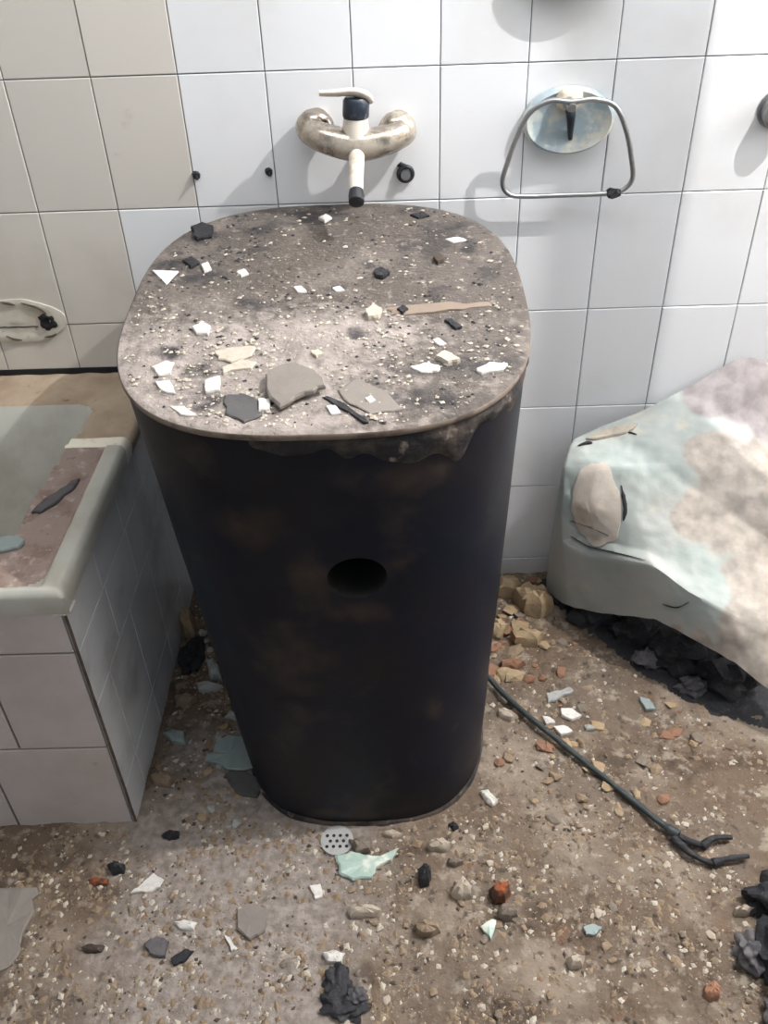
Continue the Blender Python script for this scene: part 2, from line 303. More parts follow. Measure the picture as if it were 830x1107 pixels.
FLOORFRAG = [('tile_shard', 'pale turquoise shard with a white tip in front of the black column', 'shard', 'turq', 0.008, [(0.5297, -0.7636), (0.5546, -0.7568), (0.5882, -0.7631), (0.6149, -0.7674), (0.6418, -0.7533), (0.6282, -0.7749), (0.6016, -0.7886), (0.5951, -0.8079), (0.5625, -0.8106), (0.5376, -0.7978)]),
 ('tile_shard', 'large pale turquoise flake against the left foot of the black column', 'shard', 'turq_dull', 0.008, [(0.2604, -0.5553), (0.2733, -0.5172), (0.2963, -0.4923), (0.3392, -0.5005), (0.3658, -0.5692), (0.3244, -0.5769), (0.2949, -0.5629)]),
 ('tile_shard', 'dark slate flake under the left foot of the black column', 'shard', 'flake_dark', 0.006, [(0.3035, -0.585), (0.3373, -0.5772), (0.3821, -0.6021), (0.3733, -0.6376), (0.3329, -0.6282)]),
 ('tile_shard', 'pale turquoise chip at the foot of the tub side tiles', 'shard', 'turq_dull', 0.012, [(0.1624, -0.4718), (0.18, -0.4627), (0.2051, -0.4731), (0.2113, -0.5086), (0.1837, -0.5031)]),
 ('plaster_lump', 'white lump beside the black heap between tub and column', 'lump', 'chip_grey', 0.03, [(0.2234, -0.2676), (0.239, -0.2596), (0.2574, -0.2996), (0.2636, -0.3433), (0.2374, -0.3317)]),
 ('plaster_lump', 'flat grey lump in front of the black heap between tub and column', 'lump', 'chip_grey', 0.018, [(0.21, -0.339), (0.237, -0.329), (0.2688, -0.3515), (0.2512, -0.3694), (0.2193, -0.371)]),
 ('plaster_chip', 'small white chip against the left side of the column', 'chip', 'chip_grey', 0.012, [(0.285, -0.439), (0.2934, -0.4143), (0.3112, -0.4298), (0.3121, -0.452)]),
 ('mortar_lump', 'tan lump at the foot of the tub side tiles, near the black heap', 'lump', 'rock_tan', 0.02, [(0.1681, -0.3772), (0.1981, -0.3651), (0.2174, -0.3839), (0.2057, -0.4091), (0.1769, -0.4032)]),
 ('mortar_lump', 'tan lump at the tub corner, nearest the pale turquoise chip', 'lump', 'rock_tan', 0.02, [(0.1599, -0.5812), (0.1813, -0.5687), (0.2068, -0.5868), (0.2006, -0.6122), (0.1707, -0.6072)]),
 ('charcoal_piece', 'small black lump on the grey floor left of the column foot', 'charcoal', 'charred', 0.014, [(0.2052, -0.7091), (0.2165, -0.6958), (0.2364, -0.7002), (0.2358, -0.7156), (0.2178, -0.7209)]),
 ('charcoal_piece', 'round black lump in front of the tub corner', 'charcoal', 'charred', 0.02, [(0.1186, -0.7651), (0.1295, -0.7544), (0.1482, -0.7621), (0.1499, -0.7838), (0.1307, -0.787)]),
 ('brick_chip', 'orange brick chip in front of the tub', 'chip', 'brick', 0.01, [(0.0894, -0.7949), (0.1039, -0.7864), (0.1236, -0.7921), (0.1259, -0.808), (0.1036, -0.811)]),
 ('plaster_chip', 'pointed white chip in front of the tub corner', 'chip', 'chip_white', 0.006, [(0.1716, -0.828), (0.1862, -0.8128), (0.2046, -0.7904), (0.2254, -0.8032), (0.2199, -0.817), (0.199, -0.8268)]),
 ('plaster_chip', 'squarish white chip in the open floor left of centre', 'chip', 'chip_white', 0.01, [(0.2568, -0.8748), (0.2748, -0.8686), (0.2951, -0.8755), (0.2933, -0.8932), (0.2696, -0.8927)]),
 ('plaster_chip', 'white triangular chip left of the turquoise shard', 'chip', 'chip_white', 0.005, [(0.4846, -0.8193), (0.504, -0.8163), (0.5085, -0.8403), (0.4959, -0.8451)]),
 ('mortar_lump', 'cream lump just in front of the turquoise shard', 'lump', 'rock_cream', 0.02, [(0.554, -0.8563), (0.5697, -0.8467), (0.5986, -0.849), (0.6098, -0.8625), (0.5955, -0.8753), (0.5608, -0.8745)]),
 ('plaster_chip', 'crumpled white chip behind the black crumpled heap', 'chip', 'chip_white', 0.012, [(0.5148, -0.932), (0.5313, -0.9246), (0.55, -0.9327), (0.5447, -0.9567), (0.5234, -0.9533)]),
 ('mortar_lump', 'grey beige rock standing right of the turquoise shard', 'lump', 'rock_grey', 0.022, [(0.5537, -0.7232), (0.5705, -0.7121), (0.5912, -0.7203), (0.5914, -0.754), (0.5646, -0.7571)]),
 ('mortar_lump', 'white rock under the front right of the column', 'lump', 'rock_cream', 0.02, [(0.696, -0.7416), (0.7068, -0.7287), (0.7272, -0.7273), (0.7381, -0.7426), (0.7254, -0.7571), (0.7021, -0.7547)]),
 ('mortar_lump', 'upright cream lump between the column and the orange brick lump', 'lump', 'rock_cream', 0.028, [(0.7389, -0.8058), (0.7573, -0.7992), (0.7676, -0.8134), (0.7653, -0.8408), (0.7488, -0.8471), (0.7338, -0.8333)]),
 ('mortar_lump', 'round beige stone below the cream lumps', 'lump', 'rock_tan', 0.018, [(0.6677, -0.8865), (0.6837, -0.8771), (0.7039, -0.8824), (0.7092, -0.9001), (0.6931, -0.9123), (0.6717, -0.9072)]),
 ('charcoal_piece', 'black upright lump below the column front', 'charcoal', 'charred', 0.03, [(0.676, -0.7832), (0.6915, -0.7691), (0.6989, -0.7873), (0.6944, -0.8153), (0.6795, -0.8219)]),
 ('brick_lump', 'orange and black burnt brick lump on the dirt right of the column', 'brick', 'brick', 0.03, [(0.799, -0.8245), (0.8137, -0.8075), (0.8313, -0.8096), (0.8352, -0.8321), (0.8229, -0.8554), (0.8007, -0.8549)]),
 ('mortar_lump', 'grey rock touching the burnt brick lump', 'lump', 'rock_grey', 0.022, [(0.81, -0.8568), (0.8286, -0.8472), (0.8417, -0.8575), (0.8406, -0.8787), (0.8194, -0.8864), (0.8081, -0.8748)]),
 ('tile_shard', 'small turquoise shard below the burnt brick lump', 'shard', 'turq', 0.006, [(0.7775, -0.8999), (0.7989, -0.8876), (0.805, -0.8893), (0.7923, -0.9221), (0.7843, -0.9095)]),
 ('tile_shard', 'faint turquoise chip, rightmost on the dirt floor', 'shard', 'turq_dull', 0.006, [(0.9485, -0.9049), (0.965, -0.8989), (0.9792, -0.9056), (0.9675, -0.9178), (0.9507, -0.9175)]),
 ('mortar_lump', 'white stone on the dirt in the lower right', 'lump', 'rock_cream', 0.02, [(0.9123, -0.9458), (0.9274, -0.937), (0.9414, -0.9434), (0.9345, -0.9641), (0.9162, -0.9667)]),
 ('plaster_chip', 'white slanting chip right of the column foot', 'chip', 'chip_white', 0.012, [(0.8008, -0.6278), (0.8154, -0.624), (0.8331, -0.6574), (0.8214, -0.6692), (0.809, -0.6528)]),
 ('plaster_chip', 'topmost white chip of the cluster on the dirt behind the cord', 'chip', 'chip_grey', 0.008, [(0.9629, -0.4017), (1.0124, -0.3878), (1.0205, -0.3983), (0.9882, -0.4151), (0.9638, -0.4219)]),
 ('plaster_chip', 'middle white chip of the cluster on the dirt behind the cord', 'chip', 'chip_white', 0.008, [(0.988, -0.4401), (1.0106, -0.4433), (1.0267, -0.4609), (1.006, -0.4699), (0.9852, -0.4572)]),
 ('plaster_chip', 'left white chip of the cluster on the dirt behind the cord', 'chip', 'chip_white', 0.008, [(0.9448, -0.4584), (0.9616, -0.4614), (0.9703, -0.4785), (0.951, -0.4803)]),
 ('plaster_chip', 'lowest white chip of the cluster on the dirt behind the cord', 'chip', 'chip_white', 0.008, [(0.9631, -0.4878), (0.988, -0.4861), (1.0029, -0.4984), (0.977, -0.507)]),
 ('plaster_chip', 'white chip at the right end of the cluster on the dirt behind the cord', 'chip', 'chip_grey', 0.01, [(1.0278, -0.4754), (1.0434, -0.4734), (1.0492, -0.4927), (1.0304, -0.4921)]),
 ('plaster_chip', 'pale blue chip on the dirt in front of the slab shadow', 'chip', 'turq_dull', 0.008, [(1.1553, -0.4177), (1.1734, -0.4233), (1.1826, -0.4484), (1.1636, -0.4478)]),
 ('mortar_lump', 'largest tan block in the corner behind the column', 'lump', 'rock_tan2', 0.06, [(0.9274, -0.0744), (0.9639, -0.0354), (1.0016, -0.0572), (1.0134, -0.1264), (0.9856, -0.1662), (0.9493, -0.1462)]),
 ('mortar_lump', 'tan block half hidden by the right side of the column', 'lump', 'rock_tan2', 0.045, [(0.8948, -0.0225), (0.9272, 0.0006), (0.9522, -0.0553), (0.9339, -0.0944), (0.8955, -0.0798)]),
 ('mortar_lump', 'squarish tan block below the largest tan block', 'lump', 'rock_tan2', 0.03, [(0.9074, -0.2061), (0.9471, -0.1955), (0.9777, -0.2205), (0.963, -0.2637), (0.9151, -0.2477)]),
 ('mortar_lump', 'low tan stone touching the column below the tan blocks', 'lump', 'rock_tan2', 0.03, [(0.868, -0.1744), (0.8908, -0.1629), (0.9052, -0.1879), (0.8836, -0.2291), (0.8631, -0.2225)]),
 ('mortar_lump', 'reddish tan stone by the right side of the column above the cord', 'lump', 'rock_red', 0.022, [(0.8767, -0.292), (0.9115, -0.2762), (0.9292, -0.2993), (0.9054, -0.326), (0.8777, -0.3197)]),
 ('mortar_lump', 'small tan stone beside the foot of the cord', 'lump', 'rock_tan', 0.02, [(0.8867, -0.4146), (0.9081, -0.4), (0.9236, -0.4307), (0.9088, -0.4549), (0.8876, -0.4396)]),
 ('mortar_lump', 'white stone tucked under the cord beside the column', 'lump', 'rock_cream', 0.02, [(0.8561, -0.4262), (0.8739, -0.4242), (0.8935, -0.4545), (0.877, -0.4637), (0.8557, -0.4485)]),
 ('plaster_chip', 'white sliver under the cream lump in the open floor', 'chip', 'chip_white', 0.005, [(0.3468, -0.9054), (0.3566, -0.9087), (0.3715, -0.9276), (0.3629, -0.9321)]),
 ('mortar_lump', 'grey flat stone on the smooth floor below centre left', 'lump', 'flake_grey', 0.008, [(0.3633, -0.8639), (0.3811, -0.8527), (0.4139, -0.86), (0.4147, -0.8989), (0.3915, -0.9141), (0.3673, -0.8947)]),
 ('mortar_lump', 'brown stone on the dirt between the two cream lumps', 'lump', 'rock_grey', 0.015, [(0.7298, -0.7682), (0.7452, -0.7612), (0.7574, -0.7761), (0.7433, -0.7883), (0.7305, -0.7826)]),
 ('charcoal_piece', 'flat black flake among pale chips in the lower left', 'charcoal', 'charred', 0.006, [(0.2633, -0.9423), (0.2852, -0.9275), (0.2996, -0.9308), (0.2859, -0.9488), (0.2702, -0.9544)]),
 ('charcoal_piece', 'grey black flake left of the flat black flake', 'charcoal', 'charred_grey', 0.008, [(0.215, -0.9168), (0.2343, -0.9047), (0.2549, -0.9145), (0.2535, -0.9391), (0.2282, -0.9356)]),
 ('charcoal_piece', 'small dark crumb in the brown dirt at far left', 'charcoal', 'charred_brown', 0.01, [(0.1086, -0.9147), (0.125, -0.9057), (0.147, -0.9124), (0.1431, -0.9278), (0.1182, -0.9273)]),
 ('brick_chip', 'dull red stone on the dirt near the lower right corner', 'chip', 'brick_dull', 0.02, [(1.1189, -0.9909), (1.1346, -0.9825), (1.1449, -0.9971), (1.1389, -1.0167), (1.1221, -1.0247), (1.1147, -1.0106)]),
 ('mortar_lump', 'beige stone beside the charred heap at the right edge', 'lump', 'rock_cream', 0.02, [(1.2056, -0.8701), (1.2233, -0.8639), (1.2387, -0.8741), (1.2221, -0.8867), (1.2046, -0.8831)]),
 ('charcoal_piece', 'blue black chip right of the column foot', 'charcoal', 'charred', 0.012, [(0.7358, -0.6987), (0.7466, -0.6912), (0.7541, -0.7069), (0.7448, -0.7182)]),
 ('mortar_lump', 'pale lump in front of the column foot left of the cream rock', 'lump', 'rock_cream', 0.012, [(0.6117, -0.7131), (0.6323, -0.7059), (0.6493, -0.7178), (0.632, -0.7288)]),
 ('cement_slab', 'flat beige cement piece cut by the left edge in front of the tub', 'slab piece', 'flake_grey', 0.006, [(-0.1101, -0.8219), (-0.0462, -0.8164), (-0.001, -0.8139), (0.0086, -0.8548), (0.003, -0.8969), (0.0038, -0.9373), (-0.0199, -0.9579), (-0.0599, -0.9571)]),
 ('mortar_lump', 'tall tan lump added in the gap between the tub tiles and the column', 'lump', 'rock_tan2', 0.05, [(0.1367, -0.1233), (0.1502, -0.0851), (0.1779, -0.1437), (0.1846, -0.2111), (0.162, -0.2044)])]  # this last lump is added in place of a beige patch low on the wall
SLAB = [[(1.0383, -0.065, 0.4316), (1.0408, -0.07, 0.4371), (1.098, -0.05, 0.4528), (1.177, -0.035, 0.4756), (1.2801, -0.02, 0.5265), (1.3789, -0.006, 0.5853), (1.4494, -0.006, 0.5702), (1.5925, -0.006, 0.5041)], [(1.0222, -0.094, 0.4252), (1.0261, -0.1, 0.4336), (1.0849, -0.1, 0.4455), (1.1638, -0.1, 0.4611), (1.2691, -0.09, 0.4786), (1.3661, -0.08, 0.4873), (1.4613, -0.07, 0.4646), (1.5997, -0.06, 0.3982)], [(1.0078, -0.118, 0.3899), (1.0133, -0.125, 0.4016), (1.0729, -0.15, 0.4143), (1.1556, -0.16, 0.4207), (1.2564, -0.17, 0.4242), (1.3511, -0.17, 0.421), (1.4392, -0.17, 0.4067), (1.5727, -0.16, 0.3482)], [(1.0035, -0.125, 0.2922), (1.0098, -0.145, 0.3195), (1.0669, -0.18, 0.3315), (1.1539, -0.215, 0.343), (1.2506, -0.24, 0.3469), (1.3361, -0.26, 0.3548), (1.419, -0.27, 0.3409), (1.5377, -0.28, 0.2971)], [(1.0014, -0.115, 0.2173), (1.0129, -0.15, 0.2551), (1.0737, -0.188, 0.2578), (1.1662, -0.275, 0.2908), (1.2371, -0.33, 0.2813), (1.3205, -0.36, 0.2756), (1.3972, -0.38, 0.2666), (1.5066, -0.4, 0.2321)], [(1.0008, -0.11, 0.1593), (1.0198, -0.158, 0.2092), (1.0746, -0.205, 0.2202), (1.1672, -0.318, 0.288), (1.2291, -0.37, 0.2633), (1.3091, -0.42, 0.2382), (1.3855, -0.45, 0.2102), (1.4793, -0.5, 0.183)], [(1.0103, -0.085, 0.0108), (1.0442, -0.16, 0.0346), (1.1083, -0.225, 0.0709), (1.1902, -0.328, 0.148), (1.2524, -0.392, 0.1508), (1.3201, -0.45, 0.14), (1.3866, -0.505, 0.1078), (1.4719, -0.58, 0.0915)]]


# ------------------------------------------------------------------ setting: floor
def fbm(x, y, s, o=3, z=0.0):
    return noise.fractal(Vector((x * s, y * s, z)), 1.0, 2.0, o)

def floor_z(x, y):
    screed = math.exp(-(((x - .36) * 4.0) ** 2 + ((y + .86) * 2.1) ** 2))
    rough = 1 - .75 * screed
    h = .0055 * fbm(x, y, 7, 3) + .0045 * fbm(x, y, 30, 2, 4.0) + .0040 * max(0, fbm(x, y, 75, 2, 9.0))
    h *= rough
    if x > .8: h += .010 * max(0, min(1, (x - .8) / .2)) * max(0, 1 - abs(y + .25) / .35) * (.5 + fbm(x, y, 9, 2, 2.0))
    if .15 < x < .33 and y > -.62: h += .006 * (.6 + fbm(x, y, 22, 2, 3.0))
    return h - .001

def axis(lo, hi, a, b, fine, coarse):
    r = []; v = lo
    while v < hi - 1e-6:
        r.append(v); v += fine if a - 1e-6 <= v < b else coarse
    r.append(hi); return r
gx = axis(-1.5, 2.6, -.15, 1.55, .006, .05); gy = axis(-2.6, 0.0, -1.2, 0.0, .006, .05)
vs = [(x, y, floor_z(x, y)) for y in gy for x in gx]
nx = len(gx)
fs = [(j * nx + i, j * nx + i + 1, (j + 1) * nx + i + 1, (j + 1) * nx + i) for j in range(len(gy) - 1) for i in range(nx - 1)]
me = bpy.data.meshes.new('floor'); me.from_pydata(vs, [], fs)
me.polygons.foreach_set('use_smooth', [True] * len(fs))
tag(link('floor', me, 'ground'), 'dirt and cement floor strewn with rubble', kind='structure')

# ------------------------------------------------------------------ setting: walls, single tiles on the back wall
TW = .15
ROWS = [-.168, .049, .267, .475, .700, .927, 1.1533, 1.375, 1.595, 1.815, 2.035, 2.255, 2.475]
def tile_mesh(wd, hg, t=.004, name='tile', gap=.0009):
    bm = bmesh.new(); a, b = wd / 2 - gap, hg / 2 - gap; c = .0012
    lay = [(a, b, 0), (a, b, t - c), (a - c, b - c, t)]
    rings = [[bm.verts.new((sx * x, -y, sz * z)) for sx, sz in ((-1, -1), (1, -1), (1, 1), (-1, 1))] for x, z, y in lay]
    for A, B in zip(rings, rings[1:]):
        for k in range(4): bm.faces.new((A[k], A[(k + 1) % 4], B[(k + 1) % 4], B[k]))
    bm.faces.new(rings[-1]); bm.faces.new(rings[0])
    return mesh_bm(name, bm)
bm = bmesh.new(); add_box(bm, -1.5, .0015, -.05, 2.6, .12, 2.5)
wall = part('wall_back', bm, 'grout', None); tag(wall, kind='structure')
cache = {}
for r in range(len(ROWS) - 1):
    z0, z1 = ROWS[r], ROWS[r + 1]
    z0 = max(z0, -.02)
    key = round(z1 - z0, 4)
    if key not in cache:
        cache[key] = tile_mesh(TW, z1 - z0); cache[key].materials.append(M['tile'])
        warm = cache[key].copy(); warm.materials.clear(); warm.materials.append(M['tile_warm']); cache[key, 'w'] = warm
    for c in range(-6, 14):
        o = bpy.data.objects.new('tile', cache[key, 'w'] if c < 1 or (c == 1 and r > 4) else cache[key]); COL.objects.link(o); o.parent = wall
        rr = random.Random(r * 100 + c)
        o.location = (c * TW + TW / 2, .0035 - .001 + rr.uniform(-.0006, .0006) , (z0 + z1) / 2)
        o.rotation_euler = (rr.uniform(-.003, .003), 0, rr.uniform(-.003, .003))
for nm, bx in (('wall_left', (-1.6, -2.6, -.05, -1.5, .12, 2.5)), ('wall_right', (2.6, -2.6, -.05, 2.7, .12, 2.5))):
    bm = bmesh.new(); add_box(bm, *bx); tag(part(nm, bm, 'plaster_wall', None), kind='structure')
wn = empty('added_window', (2.59, -.42, 1.80), kind='structure')  # unseen window added around the side fill light
bm = bmesh.new()
for b in ((2.575, -.74, 1.25, 2.605, -.68, 2.35), (2.575, -.16, 1.25, 2.605, -.10, 2.35), (2.575, -.68, 1.25, 2.605, -.16, 1.30), (2.575, -.68, 2.30, 2.605, -.16, 2.35)): add_box(bm, *b)
part('added_window_frame', bm, 'chip_white', wn)
bm = bmesh.new(); add_box(bm, -1.6, -2.6, 2.5, 2.7, .12, 2.6); tag(part('ceiling', bm, 'ceiling', None), kind='structure')

# ------------------------------------------------------------------ bathtub
tub = empty('bathtub', (-.6, -.35, 0), 'built-in bathtub with tiled panels and a dusty chipped rim, left of the black column', 'bathtub')
XE, YF = .147, -.681
def tub_z(x, y):
    """height of the tub top surface and the material class"""
    nz = noise.noise(Vector((x * 30, y * 30, 0))) * .0012
    # basin
    xb = .055 + .012 * math.sin((y + .3) * 8)
    yb0, yb1 = -.60, -.135
    R_ = .07; qx = x - (xb - R_); q0 = (yb0 + R_) - y; q1 = y - (yb1 - R_ * .7)
    if q0 > q1: d = R_ - (math.hypot(max(qx, 0), max(q0, 0)) + min(max(qx, q0), 0))
    else:
        r7 = R_ * .7; qx = x - (xb - r7); d = r7 - (math.hypot(max(qx, 0), max(q1, 0)) + min(max(qx, q1), 0))
    if d > 0:
        s = min(1, d / .17); s = s * s * (3 - 2 * s) * .35 + s * .65
        return .588 - .36 * s, 'enamel'
    if y > -.272:
        return .590 + nz * 2, 'ledge'
    # raised rim : lip along the end and the front
    e = min(XE + .018 - x, (y - (YF - .022)) * 2.2)
    lip = 1 - min(1, max(0, (e - .030) / .012)); lip = lip * lip * (3 - 2 * lip)
    back = -.272 - y
    bk = 1 - min(1, max(0, (back - .030) / .014)); bk = bk * bk * (3 - 2 * bk)
    z = .594 + .009 * max(lip, bk * .9) + nz
    if back < .010: z -= .010 * (1 - back / .010) ** 2
    if bk > .35 and back < .040: return z, 'rim_light_streak'
    if lip > .35: return z, 'enamel'
    if math.hypot(max(0, x - .075), max(0, -.622 - y)) > .062: return z, 'enamel'
    return z + nz * 1.5, 'tubdust'
ux = axis(-1.495, XE + .018, -.22, 9, .005, .04); uy = axis(YF - .022, -.003, -9, 9, .005, .005)
Z = {}; CL = {}
for i, x in enumerate(ux):
    for j, y in enumerate(uy):
        z, c = tub_z(x, y)
        e = min(XE + .018 - x, y - (YF - .022))
        if e < .012: z -= .012 - math.sqrt(max(0, .012 ** 2 - (.012 - e) ** 2))
        Z[i, j] = z; CL[i, j] = c
parts_ = {'enamel': 'rim_and_basin', 'ledge': 'mortar_ledge', 'rim_light_streak': 'rim_end', 'tubdust': 'dust_layer'}
lab = {'mortar_ledge': 'brown mortar ledge along the wall', 'dust_layer': 'layer of reddish dust on the tub rim', 'rim_end': 'end of the raised rim with a streak of light put into its colour'}
BMS = {k: bmesh.new() for k in parts_}; VV = {k: {} for k in parts_}
def tv(k, key, co):
    d = VV[k]
    if key not in d: d[key] = BMS[k].verts.new(co)
    return d[key]
for i in range(len(ux) - 1):
    for j in range(len(uy) - 1):
        k = CL[i, j]
        BMS[k].faces.new([tv(k, (a, b), (ux[a], uy[b], Z[a, b])) for a, b in ((i, j), (i + 1, j), (i + 1, j + 1), (i, j + 1))])
I = len(ux) - 1; ZB = .556
for j in range(len(uy) - 1):        # outer skirt on the end
    k = CL[I, j]; k = 'enamel' if k == 'tubdust' else k
    b = BMS[k]
    b.faces.new([b.verts.new(c) for c in ((ux[I], uy[j], Z[I, j]), (ux[I], uy[j + 1], Z[I, j + 1]), (ux[I] - .004, uy[j + 1], ZB), (ux[I] - .004, uy[j], ZB))])
    b.faces.new([b.verts.new(c) for c in ((ux[I] - .004, uy[j], ZB), (ux[I] - .004, uy[j + 1], ZB), (XE - .01, uy[j + 1], ZB), (XE - .01, uy[j], ZB))])
for i in range(len(ux) - 1):
    b = BMS['enamel']
    b.faces.new([b.verts.new(c) for c in ((ux[i], uy[0], Z[i, 0]), (ux[i + 1], uy[0], Z[i + 1, 0]), (ux[i + 1], uy[0] + .004, ZB), (ux[i], uy[0] + .004, ZB))])
    b.faces.new([b.verts.new(c) for c in ((ux[i], uy[0] + .004, ZB), (ux[i + 1], uy[0] + .004, ZB), (ux[i + 1], YF + .012, ZB), (ux[i], YF + .012, ZB))])
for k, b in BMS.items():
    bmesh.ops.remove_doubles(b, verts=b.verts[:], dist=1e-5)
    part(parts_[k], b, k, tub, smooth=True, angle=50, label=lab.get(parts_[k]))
bm = bmesh.new(); add_box(bm, -1.495, -.0035, .588, XE - .005, -.0022, .603)
for v in bm.verts: v.co.z += noise.noise(v.co * 30) * .001
part('wall_joint', bm, 'soot_dark', tub, label='dark open joint between tub ledge and wall tiles')
# masonry body behind the tiles, brown joints show between them
bm = bmesh.new(); add_box(bm, -1.495, YF + .004, -.03, XE - .0035, YF + .05, .556)
fp = part('front_panel', bm, 'grout_brown', tub)
bm = bmesh.new(); add_box(bm, XE - .05, YF + .05, -.03, XE - .0035, -.003, .556)
sp = part('end_panel', bm, 'grout', tub)
def panel_tile(parent, face, a0, a1, z0, z1, mat, cut=None):
    bm = bmesh.new(); t = .006; g = .0020 if face == 'y' else .0013; c = .0012 if face == 'y' else .0006
    o0, o1, q0, q1 = a0 + g, a1 - g, z0 + g, z1 - g
    poly = [(o0, q0), (o1, q0), (o1, q1), (o0, q1)]
    if cut: poly = cut(o0, o1, q0, q1)
    cx = sum(p[0] for p in poly) / len(poly); cz = sum(p[1] for p in poly) / len(poly)
    rings = []
    for dep, ins in ((0, 0), (t - c, 0), (t, c)):
        ring = []
        for a, z in poly:
            l = math.hypot(a - cx, z - cz); k = 1 - ins * 1.4 / l
            a2, z2 = cx + (a - cx) * k, cz + (z - cz) * k
            ring.append(bm.verts.new((a2, YF + .004 - dep, z2) if face == 'y' else (XE - .004 + dep, a2, z2)))
        rings.append(ring)
    n = len(poly)
    for A, B in zip(rings, rings[1:]):
        for k in range(n): bm.faces.new((A[k], A[(k + 1) % n], B[(k + 1) % n], B[k]))
    bm.faces.new(rings[0]); bm.faces.new(rings[-1])
    o = part('tile', bm, mat, parent)
    return o
for ri, (z0, z1, off) in enumerate(((-.02, .221, -.066), (.221, .455, -.010), (.455, .556, -.04))):
    x = XE; edges = [XE - .0035]; v = off
    if ri == 0: v = -.075
    if ri == 2: v = -.10
    while v > -1.49: edges.append(v); v -= .155
    edges.append(-1.493)
    for a, b in zip(edges, edges[1:]):
        if a - b < .01: continue
        cut = None
        if ri == 2 and a > .1:
            cut = lambda o0, o1, q0, q1: [(o0, q0), (o1, q0), (o1, q1 - .006), (o1 - .010, q1 - .012), (o1 - .022, q1 - .003), (o1 - .038, q1), (o0, q1)]
        panel_tile(fp, 'y', b, a, z0, z1, 'tile_tub', cut)
for z0, z1, ys in ((-.02, .10, (-.681, -.60, -.445, -.29, -.135, -.004)), (.10, .327, (-.681, -.60, -.445, -.29, -.135, -.004)), (.327, .455, (-.681, -.522, -.366, -.21, -.06, -.004)), (.455, .556, (-.681, -.530, -.374, -.215, -.06, -.004))):
    for a, b in zip(ys, ys[1:]): panel_tile(sp, 'x', a, b, z0, z1, 'tile_side')
bm = bmesh.new(); add_tube(bm, [(XE + .0005 + .0008 * noise.noise(Vector((i * .8, 0, 0))), YF - .0005, -.015 + .0286 * i) for i in range(21)], .0026, seg=8)
part('corner_joint', bm, 'grout_brown', fp)
# charred sliver and turquoise scrap lying on the tub rim
def poly_frag(name, label, cat, mat, th, pts, zf, group=None, tilt=None, seed=0):
    rr = random.Random(seed * 31 + 5)
    cx = sum(p[0] for p in pts) / len(pts); cy = sum(p[1] for p in pts) / len(pts)
    rad = sum(math.hypot(p[0] - cx, p[1] - cy) for p in pts) / len(pts)
    rock = th > .0095
    if rock:
        sh = .5 * th * .95; dymax = max(abs(p[1] - cy) for p in pts)
        k = max(.62, 1 - .5 * th / max(dymax, 1e-4)); cyn = cy - sh
        pts = [(p[0], cyn + (p[1] - cy) * k) for p in pts]; cy = cyn
    # extra points along the outline so the edge is ragged
    P = []
    for a, b in zip(pts, pts[1:] + pts[:1]):
        P.append(a)
        j = .06 * rad
        for t_ in ((.33, .67) if 'triangular shard' not in label else (.5,)):
            jj = j * (1.5 if not rock else 1) * (0 if 'triangular shard' in label else 1)
            P.append((a[0] + (b[0] - a[0]) * t_ + rr.uniform(-jj, jj), a[1] + (b[1] - a[1]) * t_ + rr.uniform(-jj, jj)))
    z0 = zf(cx, cy)
    bm = bmesh.new(); rings = []
    spec = [(1.0, -.15), (1.06, .35), (.93, .78), (.62, 1.0)] if rock else [(1.0, 0.0), (1.02, .6), (.95, 1.0)]
    for s, h in spec:
        ring = []
        for x, y in P:
            q = 1 + rr.uniform(-.05, .05) * (2 if rock else .5)
            X = (x - cx) * s * q; Y = (y - cy) * s * q
            zz = h * th * (1 + rr.uniform(-.18, .18) * (1 if rock else .12))
            if tilt: zz += X * tilt[0] + Y * tilt[1] + tilt[2]
            elif not rock: zz += zf(x, y) - z0
            ring.append(bm.verts.new((X, Y, zz)))
        rings.append(ring)
    n = len(P)
    for A, B in zip(rings, rings[1:]):
        for k in range(n): bm.faces.new((A[k], A[(k + 1) % n], B[(k + 1) % n], B[k]))
    bm.faces.new(rings[0])
    ct = bm.verts.new((0, 0, th * (1.06 if rock else 1.0) + (tilt[2] if tilt else 0)))
    for k in range(n): bm.faces.new((rings[-1][k], rings[-1][(k + 1) % n], ct))
    me = mesh_bm(name, bm, smooth=rock, angle=35 if rock else None)
    o = link(name, me, mat, None, (cx, cy, z0))
    return tag(o, label, cat, group)
tz = lambda x, y: tub_z(x, y)[0]
poly_frag('charcoal_piece', 'dark pointed flake lying on the dusty tub rim', 'charcoal', 'charred_grey', .006,
          [(.055, -.50), (.065, -.465), (.085, -.435), (.108, -.405), (.104, -.44), (.088, -.475), (.072, -.497)], lambda x, y: .594, seed=3)
poly_frag('tile_shard', 'round turquoise scrap in the dust at the left edge of the tub rim', 'shard', 'turq_dull', .006,
          [(.02, -.585), (.03, -.565), (.055, -.562), (.068, -.575), (.062, -.592), (.04, -.60)], lambda x, y: .595, seed=4)

